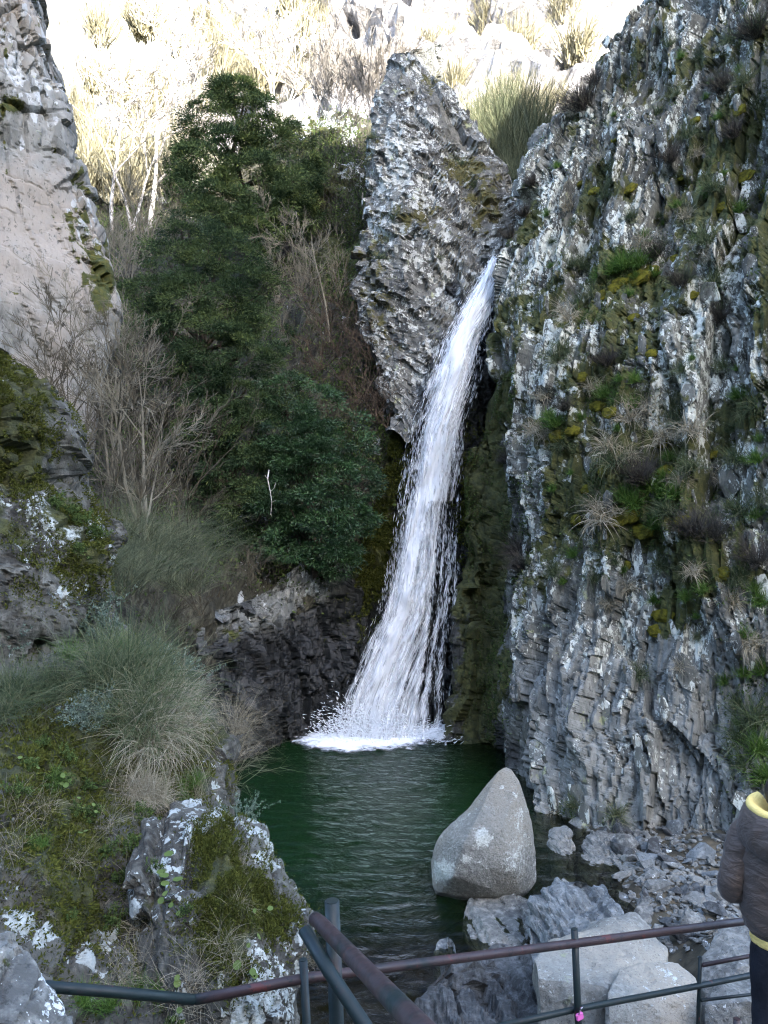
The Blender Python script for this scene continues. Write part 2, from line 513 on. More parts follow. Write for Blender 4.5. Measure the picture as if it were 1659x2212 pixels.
M['slope'] = rock_mat('slope_soil_and_rock', (0.024, 0.022, 0.016), (0.055, 0.050, 0.034), (0.10, 0.09, 0.065), lich=0.05, lich_scale=4,
                      moss=(0.07, 0.075, 0.015), moss2=(0.03, 0.035, 0.012), mossamt=0.2, crustamt=-1, specks=-0.2, bump=0.9)
tag(sheet('slope', G, M['slope'], {'moss': moss, 'lichen': rk * 1.6}), 'dark soil slope rising behind the yew trees', None, None, 'structure')

# ---- right cliff
rc = [[(1560, -450, 26), (1480, 0, 23), (1330, 260, 22), (1250, 430, 21.5), (1180, 570, 20.5), (1150, 860, 19), (1140, 1200, 18), (1100, 1720, 17.5)],
      [(1470, -450, 19), (1395, 0, 18), (1330, 90, 17.8), (1290, 180, 17.7), (1240, 262, 17.7), (1168, 305, 17.8), (1140, 370, 17.6), (1115, 440, 17.4),
       (1090, 560, 17), (1068, 640, 16.8), (1064, 740, 16.6), (1070, 850, 16.5), (1040, 930, 16.5), (1005, 1020, 16.4), (1000, 1200, 16.2), (998, 1400, 16.1), (1000, 1690, 15.6)],
      [(1510, -450, 18.2), (1440, 0, 17.2), (1385, 90, 17), (1350, 180, 16.9), (1300, 270, 16.8), (1240, 330, 16.8), (1190, 430, 16.5), (1150, 560, 16.2),
       (1115, 740, 15.9), (1105, 850, 15.9), (1080, 950, 16.1), (1070, 1100, 16.0), (1070, 1300, 15.8), (1060, 1450, 15.6), (1075, 1690, 15.0)],
      [(1540, -450, 17.6), (1490, 0, 16.5), (1440, 180, 16.1), (1370, 300, 15.8), (1300, 430, 15.5), (1230, 560, 15.2), (1155, 740, 14.9), (1128, 900, 14.7),
       (1125, 1100, 14.6), (1120, 1300, 14.4), (1090, 1450, 14.3), (1095, 1640, 13.9), (1120, 1760, 13.4)],
      [(1640, -450, 16.6), (1560, 0, 15.4), (1500, 300, 14.7), (1400, 560, 13.9), (1330, 900, 13.3), (1290, 1200, 12.8), (1260, 1500, 12.3), (1250, 1700, 11.8), (1245, 1880, 11.2)],
      [(1760, -450, 15.4), (1680, 0, 14.3), (1600, 560, 13), (1520, 1000, 12.2), (1470, 1400, 11.6), (1450, 1700, 11.1), (1440, 1880, 10.8)],
      [(1950, -450, 14), (1850, 0, 13), (1750, 560, 12.1), (1680, 1000, 11.4), (1640, 1500, 10.8), (1600, 1760, 10.5), (1590, 1930, 10.2)],
      [(2250, -450, 12.5), (2150, 0, 11.8), (2000, 1000, 10.4), (1950, 1500, 9.9), (1900, 1980, 9.4)]]
G = surf(rc, 330, 720)
N = normals(G)
px, py = proj(G)
RE_A, RE_B = unit((0.62, -0.78, 0)), unit((0.0, 0.12, 1.0))
a, b = axes_coords(G, RE_A, RE_B)
wob = fbm(G * 0.5, 3, 51)
lean = 0.05 + 0.26 * np.clip((a + 10.5) / 6, 0, 1)
aa = a + b * lean + wob * 0.5
bb = b + wob * 0.9
p1, i1, e1 = plates(aa, bb, 0.95, 3.4, 61, 1.0, 0.10)
p2, i2, e2 = plates(aa + 0.05 * p1, bb, 0.27, 1.35, 62, 1.1, 0.45)
p3, i3, e3 = plates(aa, bb + 0.2 * wob, 0.11, 0.52, 63, 1.1, 0.35)
p4, i4, e4 = plates(aa, bb, 0.05, 0.22, 64, 0.9, 0.2)
big = fbm(G * 0.33, 3, 65)
moss = blobs(px, py, [(1350, 590, 75, 32, .8), (1255, 675, 60, 25, .6), (1330, 860, 90, 40, .55), (1205, 935, 60, 28, .6), (1360, 960, 100, 40, .45),
                      (1400, 1040, 110, 60, .6), (1370, 1130, 90, 50, .7), (1035, 1080, 42, 160, .9), (1640, 470, 50, 60, .5), (1500, 430, 60, 60, .4),
                      (1330, 420, 60, 30, .35), (1390, 765, 40, 25, .6), (1610, 900, 60, 80, .3), (1590, 1220, 60, 120, .35), (1630, 1620, 60, 130, .45),
                      (1060, 1450, 50, 140, .6), (1090, 860, 30, 50, .7), (1430, 1350, 40, 60, .5), (1560, 330, 60, 50, .3), (1280, 800, 50, 40, .3)])
wet = np.clip(blobs(px, py, [(1000, 900, 40, 250, 1.0), (1030, 1300, 55, 330, 1.1), (1020, 700, 40, 120, .6), (1050, 1640, 60, 60, 1.0)]), 0, 1.2)
soft = np.clip(1 - 0.55 * np.clip(moss, 0, 1), 0.3, 1)
low = np.clip((py - 1250) / 250, 0, 1) * np.clip((px - 1060) / 60, 0, 1)         # the cleaner plates near the foot
moss = moss + np.clip(perlin(G * np.array([.9, .9, .55]), 67) * 1.1 + .1, 0, .45) - 0.75 * low
disp = big * 0.55 + (p1 * 0.36 + p2 * 0.20 + p3 * 0.075 + p4 * 0.028) * soft + fbm(G * 5, 3, 66) * 0.03
LG_R = G + N * disp[..., None]
lich = (i2 - 0.5) * 0.7 + (i3 - 0.5) * 1.1 + (i4 - 0.5) * 0.5 - 1.5 * wet + blobs(px, py, [(1230, 750, 120, 160, .45), (1200, 1000, 90, 100, .3), (1210, 1200, 90, 150, .35), (1200, 520, 90, 120, .25), (1500, 700, 130, 120, .2), (1300, 300, 140, 160, -.2)]) - low * 0.75
right = tag(sheet('rock_cliff', LG_R, M['cliff'], {'moss': moss, 'wet': wet, 'lichen': lich, 'clean': low * np.clip(1 - wet, 0, 1)}),
            'tall dark cliff of upright schist plates spotted with white lichen, right of the waterfall', 'cliff')
R_GRID, R_NRM = LG_R, N

# ---- left cliff
lc = [[(-560, -400, 10.8), (-520, 500, 10.4), (-480, 1050, 10)],
      [(-150, -400, 12.8), (-130, 300, 12.4), (-110, 650, 12), (-70, 1050, 11.8)],
      [(40, -400, 13.4), (50, 0, 13.4), (85, 300, 13.2), (115, 550, 13), (125, 700, 12.8), (90, 850, 12.7), (60, 1050, 12.6)],
      [(78, -400, 14.2), (88, 0, 14.2), (102, 100, 14.1), (138, 230, 14), (165, 330, 14), (200, 420, 13.9), (233, 520, 13.8), (242, 600, 13.8), (255, 700, 13.6), (238, 780, 13.4), (215, 880, 13.3), (170, 1050, 13.2)],
      [(60, -400, 17), (100, 230, 17), (160, 500, 17), (190, 800, 16), (150, 1050, 15)]]
G = surf(lc, 190, 360)
N = normals(G)
px, py = proj(G)
a, b = axes_coords(G, unit((0.6, 0.3, 0.1)), unit((-0.12, 0, 1)))
wob = fbm(G * 0.6, 3, 71)
edge = np.clip(blobs(px, py, [(80, 60, 60, 110, 1), (115, 220, 40, 130, 1), (180, 420, 40, 110, 1), (215, 560, 32, 120, .9), (10, 0, 90, 140, .8), (60, 130, 60, 90, .6), (30, 260, 50, 60, .5)]), 0, 1)
p1, i1, e1 = plates(a + wob * .5 + b * .15, b + wob * .6, 0.75, 2.8, 72, .6, 0.14)
p2, i2, e2 = plates(a + wob * .3, b + wob * .3, 0.42, 0.62, 73, .9, 0.35)
p3, i3, e3 = plates(a, b, 0.16, 0.30, 74, 1.1, 0.3)
disp = fbm(G * 0.4, 3, 75) * 0.5 + p1 * 0.06 + p2 * (0.022 + 0.14 * edge) + p3 * (0.010 + 0.08 * edge)
moss = (np.clip(1 - e1 / 0.05, 0, 1) * 0.5 + 0.35 * np.clip(1 - e2 / 0.05, 0, 1)) * (perlin(G * 1.3, 78) > -.05) + edge * 0.22 + blobs(px, py, [(20, 230, 40, 25, .6), (215, 620, 35, 90, .6), (160, 470, 40, 50, .3)])  # moss colour also draws the dark lines along the plate cracks
lichen = edge * 1.2 - 0.3
dk = np.clip(edge + 0.1, 0, 1)
tag(sheet('rock_cliff', G + N * disp[..., None], M['pale_cliff'], {'moss': moss, 'lichen': lichen}),
    'smooth pale pinkish-grey cliff with fine cracks at the upper left', 'cliff')

# ---- rock pinnacle beside the head of the fall
pc = [[(960, 90, 27), (950, 300, 25), (940, 600, 22), (940, 900, 20)],
      [(856, 122, 21.6), (838, 150, 21.5), (818, 200, 21.2), (800, 280, 20.8), (790, 400, 20.3), (775, 520, 19.8), (766, 620, 19.4), (782, 720, 18.8), (806, 800, 18.3), (838, 880, 17.9), (850, 930, 17.6)],
      [(862, 120, 21.3), (850, 200, 20.8), (838, 300, 20.2), (830, 420, 19.6), (825, 560, 19.0), (830, 680, 18.5), (850, 800, 18), (866, 890, 17.6), (864, 940, 17.4)],
      [(870, 120, 21.2), (900, 200, 20.7), (915, 300, 20.0), (925, 420, 19.3), (925, 540, 18.7), (930, 640, 18.3), (925, 760, 17.7), (905, 890, 17.4), (890, 950, 17.3)],
      [(880, 125, 21.3), (945, 200, 20.9), (990, 290, 20.4), (1020, 400, 19.7), (1030, 490, 19.0), (1030, 560, 18.5), (1010, 640, 18.0), (970, 760, 17.7)],
      [(886, 126, 21.5), (952, 190, 21.2), (1012, 260, 20.9), (1062, 330, 20.4), (1100, 395, 20.0), (1108, 470, 19.4), (1100, 545, 18.8), (1062, 620, 18.2), (1010, 720, 18)],
      [(900, 110, 27), (1000, 300, 26), (1090, 450, 24), (1080, 700, 21)]]
G = surf(pc, 210, 320)
N = normals(G)
px, py = proj(G)
a, b = axes_coords(G, unit((0.85, 0.1, 0.35)), unit((-0.38, 0.1, 0.9)))
wob = fbm(G * 0.5, 3, 81)
p1, i1, e1 = plates(a + wob * .4, b + wob * .6, 0.8, 1.7, 82, 1.1, 0.12)
p2, i2, e2 = plates(a + wob * .3, b + wob * .4, 0.30, 0.55, 83, 1.2, 0.25)
p3, i3, e3 = plates(a, b, 0.11, 0.2, 84, 1.2, 0.3)
tp = np.clip((py - 110) / 260, .25, 1)
disp = fbm(G * 0.45, 3, 85) * 0.4 * tp + (p1 * 0.20 + p2 * 0.13 + p3 * 0.05) * (.4 + .6 * tp)
moss = blobs(px, py, [(800, 560, 40, 130, .3), (1000, 370, 60, 40, .5), (900, 480, 70, 50, .35), (830, 700, 40, 80, .3), (1050, 450, 50, 60, .45), (930, 180, 60, 40, .3), (800, 320, 30, 60, .3)])
wet = np.clip(blobs(px, py, [(1000, 700, 40, 100, .6), (900, 870, 40, 60, .8)]), 0, 1)
lich = (i2 - .5) * .7 + (i3 - .5) * .8 + .1 + blobs(px, py, [(850, 400, 70, 150, .4), (1000, 420, 80, 60, .2)])
pin = tag(sheet('rock_pinnacle', G + N * disp[..., None], M['pinnacle'], {'moss': moss, 'wet': wet, 'lichen': lich}),
          'pointed grey rock pinnacle rising behind the head of the waterfall', 'rock')
P_GRID, P_NRM = G + N * disp[..., None], N

# ---- wet wall behind the fall, with the low ridge left of it
wc = [[(380, 1400, 16.5), (370, 1550, 16), (380, 1720, 16)],
      [(432, 1330, 14.9), (414, 1400, 14.6), (415, 1480, 14.5), (440, 1560, 14.6), (450, 1740, 14)],
      [(520, 1302, 15.2), (515, 1400, 14.9), (510, 1500, 14.7), (520, 1740, 14.3)],
      [(590, 1275, 15.9), (585, 1350, 15.7), (580, 1480, 15.5), (580, 1740, 15.2)],
      [(640, 1225, 16.3), (650, 1350, 16.1), (660, 1500, 15.9), (660, 1720, 15.6)],
      [(695, 1185, 16.7), (710, 1300, 16.5), (720, 1450, 16.3), (730, 1720, 16.0)],
      [(770, 1190, 17.1), (775, 1320, 16.9), (770, 1420, 16.7), (760, 1530, 16.45), (760, 1720, 16.2)],
      [(880, 840, 18.0), (850, 1000, 17.6), (830, 1200, 17.3), (820, 1400, 17.0), (810, 1520, 16.8), (800, 1720, 16.5)],
      [(1000, 550, 18.9), (950, 720, 18.3), (920, 900, 17.9), (900, 1200, 17.4), (890, 1400, 17.1), (880, 1720, 16.7)],
      [(1070, 535, 18.7), (1050, 700, 18.0), (1010, 900, 17.6), (990, 1100, 17.4), (985, 1400, 17.0), (980, 1720, 16.6)],
      [(1140, 530, 18.7), (1120, 800, 18.0), (1080, 1100, 17.7), (1070, 1720, 17)]]
G = surf(wc, 250, 270)
N = normals(G)
px, py = proj(G)
a, b = axes_coords(G, unit((1, 0.1, 0.25)), unit((-.22, 0, 1)))
wob = fbm(G * 0.6, 3, 91)
p1, i1, e1 = plates(a + wob * .4, b + wob * .6, 0.55, 1.3, 92, 1.1, 0.12)
p2, i2, e2 = plates(a + wob * .3, b + wob * .3, 0.16, 0.55, 93, 1.3, 0.25)
p3, i3, e3 = plates(a, b, 0.07, 0.22, 94, 1.2, 0.3)
disp = fbm(G * 0.6, 3, 95) * 0.35 + p1 * 0.16 + p2 * 0.14 + p3 * 0.055
moss = blobs(px, py, [(790, 1170, 50, 120, 1.3), (500, 1370, 30, 40, .6), (830, 1000, 40, 120, .7), (640, 1500, 70, 60, .25), (1020, 1080, 40, 150, .6)])
dry = np.clip(blobs(px, py, [(645, 1250, 70, 60, 1.6), (690, 1215, 30, 40, 1.2), (560, 1330, 60, 40, .9), (460, 1340, 50, 40, 1.2), (1030, 590, 60, 60, .7), (440, 1450, 30, 60, .6)]), 0, 1)
wet = np.clip(1.05 - dry * 1.2, 0, 1)
wall = tag(sheet('wet_rock_face', G + N * disp[..., None], M['wet'], {'moss': moss, 'wet': wet, 'lichen': dry * 1.5 - 0.5, 'clean': dry}),
           'black wet rock face behind the waterfall with a low ridge on its left', 'rock face')
W_GRID, W_NRM = G, N

# ---- pool floor and stream bed
xs, ys = np.meshgrid(np.linspace(-9, 11, 200), np.linspace(2.5, 19.5, 170))
def bed_z(x, y):
    r = ((x + 0.9) / 2.5) ** 2 + ((y - 12.8) / 3.3) ** 2
    z = -0.28 - 2.0 * np.exp(-r * 0.9)
    sm = lambda v, a, b: np.clip((v - a) / (b - a), 0, 1) ** 2 * (3 - 2 * np.clip((v - a) / (b - a), 0, 1))
    z = z + 0.46 * sm(x - 0.10 * (12 - y), 1.95, 2.9) * sm(y, 14, 11.5)
    z = z + 0.27 * sm(y, 8.7, 7.5) + 0.5 * sm(y, 6, 3.5)
    return z
n3 = np.stack([xs, ys, 0 * xs], -1)
zb = bed_z(xs, ys) + fbm(n3 * 1.2, 5, 101) * 0.16 + fbm(n3 * 7, 3, 102) * 0.04
BED = (xs, ys, zb)
tag(sheet('pool_bed', np.stack([xs, ys, zb], -1), M['bed']), 'brown gravel bed of the pool and stream', None, None, 'structure')

xs, ys = np.meshgrid(np.linspace(-8, 9, 200), np.linspace(3, 19, 210))
n3 = np.stack([xs, ys * 1.3, 0 * xs], -1)
dist = np.hypot(xs + 0.5, ys - 16)
amp = 0.006 + 0.022 * np.exp(-dist / 3.5)
wv = fbm(n3 * np.array([1.6, 2.6, 1]), 3, 111) * 1.0 + fbm(n3 * np.array([4.5, 7.5, 1]), 3, 112, ridge=True) * 0.35
deep = -np.minimum(bed_z(xs, ys), 0)
t = NT('green_pool_water')
da = t.attr('deep')
mur = t.bsdf((0.004, 0.018, 0.0045), 0.9, 0.0)
tr = t.n('ShaderNodeBsdfTransparent')
tr.inputs[0].default_value = (0.42, 0.42, 0.30, 1)
body = t.ms(t.rng(da, 0.25, 1.5, 0.0, 0.9), tr.outputs[0], mur)
gl = t.n('ShaderNodeBsdfGlossy')
gl.inputs['Roughness'].default_value = 0.06
nb = t.bump(t.noise(t.pos((1.0, 1.8, 1)), 2.4, 6, 0.62, 0.8), 0.6, 0.09)
t.put(gl.inputs['Normal'], nb)
fr = t.n('ShaderNodeFresnel')
fr.inputs[0].default_value = 1.33
t.put(fr.inputs['Normal'], nb)
M['water'] = t.done(t.ms(fr.outputs[0], body, gl.outputs[0]))
tag(sheet('water', np.stack([xs, ys, wv * amp], -1)[:, ::-1], M['water'], {'deep': deep[:, ::-1]}, smooth=True), 'dark green water of the pool below the fall', None, None, 'structure')
# ------------------------------------------------------------------ rocks
def profile_rock(name, rows, mat, seed, nu=120, nv=120, pw=2.6, amp=(0.10, 0.06, 0.03), fr=0.6, ea=(1, .2, .3), eb=(-.3, .1, 1), sizes=((.5, .8), (.2, .3), (.08, .12)),
                 lichen=(), moss=(), lich0=0.0, smooth=False, skew=0.0, parent=None, wetz=None):
    """closed rock from rows (py, left px, right px, D, half depth)"""
    rr = np.array([(r[0], r[1], r[2], r[3], r[4]) for r in rows], float)
    t = np.r_[0, np.cumsum(np.hypot(np.diff(rr[:, 0]), 0.5 * np.abs(np.diff(rr[:, 1])) + 0.5 * np.abs(np.diff(rr[:, 2]))))]
    q = hermite(rr, t, np.linspace(0, t[-1], nv))
    th = np.linspace(0, 2 * np.pi, nu, endpoint=False)
    c, s = np.cos(th), np.sin(th)
    cc = np.sign(c) * np.abs(c) ** (2 / pw)
    ss = np.sign(s) * np.abs(s) ** (2 / pw)
    D = q[:, 3:4]
    cx = ((q[:, 1] + q[:, 2]) / 2)[:, None]
    hw = (np.abs(q[:, 2] - q[:, 1]) / 2)[:, None]
    X = (cx + hw * cc - 829.5) / FOC * D
    Y = D + q[:, 4:5] * ss + skew * (X - X.mean(axis=1, keepdims=True))
    Z = (CAM_Z - (q[:, 0:1] - 1106) / FOC * D) + 0 * X
    G = np.stack([X, Y, Z], -1)
    G[0] = G[0].mean(axis=0)
    G[-1] = G[-1].mean(axis=0)
    du = np.roll(G, -1, 1) - np.roll(G, 1, 1)
    dv = np.gradient(G, axis=0)
    N = np.cross(du, dv)
    N /= np.linalg.norm(N, axis=2, keepdims=True) + 1e-9
    ctr = G.reshape(-1, 3).mean(axis=0)
    if np.sum(N * (G - ctr)) < 0:
        N = -N
    N[0] = (0, 0, 1)
    N[-1] = (0, 0, -1)
    a, b = axes_coords(G, unit(ea), unit(eb))
    wob = fbm(G * 1.5, 3, seed)
    ids = 0
    disp = fbm(G * fr * 2, 4, seed + 1) * amp[0] * 1.5
    for k, (sa, sb) in enumerate(sizes):
        p, i_, e_ = plates(a + wob * sa * .6, b + wob * sb * .6, sa, sb, seed + 5 + k, 1.1, 0.2)
        disp = disp + p * amp[min(k, 2)] * (1 if k else 0.8)
        if k == 1:
            ids = i_ - 0.5
    fade = np.clip(np.minimum(np.arange(nv), np.arange(nv)[::-1]) / 4.0, 0, 1)[:, None]
    G = G + N * (disp * fade)[..., None]
    G[0] = G[0].mean(axis=0)
    G[-1] = G[-1].mean(axis=0)
    px, py = proj(G)
    at = {'moss': blobs(px, py, moss), 'lichen': blobs(px, py, lichen) + ids * 0.5 + lich0}
    if wetz is not None:
        at['wet'] = np.clip((wetz - G[..., 2]) / .12, 0, 1.1)
    me = mesh_from(name, G, grid_faces(nv, nu, True), at, smooth)
    return obj(name, me, mat, parent)

# the egg-shaped boulder standing at the edge of the pool
b_rows = [(1659, 1086, 1098, 9.75, .04), (1664, 1078, 1104, 9.72, .10), (1685, 1063, 1119, 9.68, .24), (1725, 1040, 1137, 9.62, .36), (1755, 1013, 1145, 9.58, .42), (1775, 986, 1150, 9.55, .45), (1795, 958, 1153, 9.52, .48),
          (1815, 941, 1155, 9.5, .49), (1850, 932, 1156, 9.47, .50), (1885, 930, 1155, 9.44, .48), (1915, 936, 1149, 9.42, .44), (1932, 955, 1118, 9.42, .36), (1940, 990, 1085, 9.42, .2)]
# white lichen patches on it
t = NT('white_lichen_crust')
lp = t.pos((1, 1, 1))
M['whitelichen'] = t.done(t.bsdf(t.mix(t.rng(t.noise(lp, 30, 4), .4, .65), (.5, .52, .55), (.66, .68, .72)), 0.95, 0.1, t.bump(t.noise(lp, 60, 4), .5, .01)))

crag = profile_rock('mossy_crag', [(745, -140, 5, 7.2, .3), (775, -170, 30, 7.2, .55), (830, -210, 64, 7.1, .8), (900, -220, 88, 7.0, .9), (960, -220, 96, 7.0, .9), (1040, -220, 98, 6.9, .9), (1075, -220, 130, 6.9, .9), (1130, -220, 196, 6.8, .9),
                    (1190, -220, 234, 6.7, .9), (1260, -220, 240, 6.6, .9), (1330, -220, 228, 6.5, .9), (1450, -220, 190, 6.4, .8)], M['bank'], 311, 180, 180, 2.6,
                    (0.16, 0.06, 0.035), 0.6, sizes=((.7, 1.2), (.22, .3), (.08, .12)), lich0=-0.05,
                    lichen=[(20, 1080, 60, 35, 1.2), (120, 1130, 60, 35, 1.0), (60, 1180, 50, 35, .8), (130, 1290, 30, 30, 1.0), (170, 1160, 40, 40, .5)],
                    moss=[(20, 900, 120, 200, .45), (60, 900, 60, 120, .3), (190, 1200, 50, 70, .6), (150, 1100, 60, 30, .4), (20, 1150, 60, 60, .35), (20, 1000, 60, 60, .35)])
tag(crag, 'dark mossy crag with pale lichen patches at the left edge above the grass', 'rock')

# left bank
bc = [[(-1500, 1000, 6.0), (-1500, 1500, 4.3), (-1500, 2000, 3.0), (-1500, 2700, 1.9)],
      [(-420, 1150, 6.5), (-420, 1500, 4.5), (-420, 2000, 3.2), (-420, 2600, 2.0)],
      [(0, 1270, 6.9), (0, 1500, 5.1), (0, 1800, 4.1), (0, 2100, 3.4), (0, 2600, 2.4)],
      [(200, 1300, 7.2), (200, 1450, 5.7), (200, 1700, 4.7), (200, 2100, 3.8), (200, 2600, 2.8)],
      [(330, 1390, 7.2), (330, 1490, 6.0), (340, 1700, 5.0), (350, 2100, 4.0), (350, 2600, 3.0)],
      [(420, 1490, 6.9), (440, 1590, 5.9), (460, 1750, 5.2), (500, 2000, 4.4), (540, 2600, 3.2)],
      [(455, 1540, 7.2), (478, 1640, 6.3), (505, 1800, 5.6), (570, 2000, 4.8), (610, 2600, 3.4)],
      [(400, 1600, 8.6), (430, 1800, 8.6), (480, 1950, 8.2), (560, 2200, 6.5), (600, 2700, 4.4)]]
G = surf(bc, 330, 270)
N = normals(G)
px, py = proj(G)
a, b = axes_coords(G, unit((1, .3, .2)), unit((-.2, .4, 1)))
wob = fbm(G * 1.0, 3, 321)
p1, i1, e1 = plates(a + wob * .3, b + wob * .4, .55, .7, 322, 1.1, .15)
p2, i2, e2 = plates(a + wob * .2, b + wob * .2, .2, .3, 323, 1.1, .25)
p3, i3, e3 = plates(a, b, .07, .1, 324, 1.1, .25)
rk = np.clip(blobs(px, py, [(80, 1950, 160, 160, 1.0), (200, 2080, 120, 120, 1.0), (60, 1760, 80, 60, .6), (300, 2000, 60, 160, .5)]) + .15, 0, 1)
disp = fbm(G * 1.1, 5, 325) * .22 + (p1 * .10 + p2 * .06 + p3 * .028) * (0.45 + .55 * rk)
moss = blobs(px, py, [(120, 1650, 150, 140, .8), (350, 1650, 90, 120, .55), (100, 1830, 140, 80, .45), (200, 1960, 60, 130, .25), (440, 1620, 50, 80, .7), (380, 2050, 90, 140, .5), (60, 1960, 120, 60, .35), (140, 2010, 50, 120, .4)])
lich = blobs(px, py, [(60, 1780, 60, 60, .9), (110, 1860, 60, 40, .5), (190, 2070, 90, 90, 1.0), (60, 1980, 80, 60, .3), (20, 1890, 60, 40, .5), (330, 2120, 60, 80, .4), (30, 2050, 80, 60, .5)]) - .25 + (i2 - .5) * .4
G = G + N * disp[..., None]
B_GRID = G
tag(sheet('rocky_bank', G, M['bank'], {'moss': moss, 'lichen': lich}), 'steep mossy rock bank along the left side of the pool', None, None, 'structure')

out = profile_rock('rock_outcrop', [(1752, 395, 440, 4.75, .12), (1764, 360, 475, 4.7, .28), (1800, 320, 505, 4.6, .42), (1845, 302, 560, 4.5, .5), (1858, 300, 585, 4.5, .5), (1900, 300, 606, 4.4, .5), (1950, 300, 640, 4.3, .5),
                    (2000, 300, 666, 4.2, .5), (2080, 290, 664, 4.1, .5), (2200, 280, 650, 4.0, .5), (2500, 260, 630, 3.8, .5)], M['bank'], 331, 190, 180, 2.5, (.07, .05, .018), .9,
                    sizes=((.35, .5), (.14, .2), (.05, .07)), lich0=.12,
                    lichen=[(420, 1790, 60, 40, .8), (365, 1850, 50, 40, .6), (450, 1900, 60, 60, .6), (530, 1960, 50, 60, .6), (640, 2000, 30, 70, .9), (590, 2120, 70, 100, .9), (440, 2080, 50, 60, .4), (560, 1860, 30, 25, .7)],
                    moss=[(490, 1880, 45, 80, .55), (470, 1990, 60, 70, .65), (560, 1930, 30, 60, .5), (600, 1990, 40, 40, .55), (440, 1830, 25, 40, .3), (500, 2080, 50, 60, .5), (330, 1980, 30, 80, .4)])
tag(out, 'lichen-white and mossy rock outcrop behind the bend in the railing', 'rock')
knob = profile_rock('overhanging_rock', [(1535, 420, 436, 6.1, .1), (1552, 402, 462, 6.0, .25), (1600, 380, 490, 5.9, .35), (1660, 380, 502, 5.8, .4), (1720, 390, 496, 5.7, .4), (1790, 400, 490, 5.6, .4), (1900, 400, 480, 5.5, .3)], M['bank'], 341, 90, 100, 2.4,
                    (.09, .05, .02), .8, sizes=((.3, .5), (.12, .2), (.05, .08)), lich0=-.1, lichen=[(470, 1700, 30, 50, .9), (480, 1620, 20, 40, .5)], moss=[(420, 1620, 30, 80, .6), (455, 1580, 40, 30, .5)])
tag(knob, 'dark mossy rock knob overhanging the left shore of the pool', 'rock')
corner = profile_rock('corner_rock', [(2048, -60, 0, 2.3, .03), (2056, -80, 30, 2.28, .06), (2085, -110, 66, 2.25, .10), (2125, -120, 88, 2.2, .13), (2165, -130, 108, 2.18, .15), (2215, -140, 128, 2.15, .17), (2400, -180, 160, 2.1, .2)],
                      M['stone'], 351, 80, 80, 2.5, (.03, .02, .008), 1.4, sizes=((.2, .3), (.08, .1), (.03, .04)), lich0=.2, lichen=[(80, 2150, 40, 40, .6)], moss=[(10, 2080, 15, 20, .5)])
tag(corner, 'pale grey lichened rock in the bottom left corner under the rail end', 'rock')

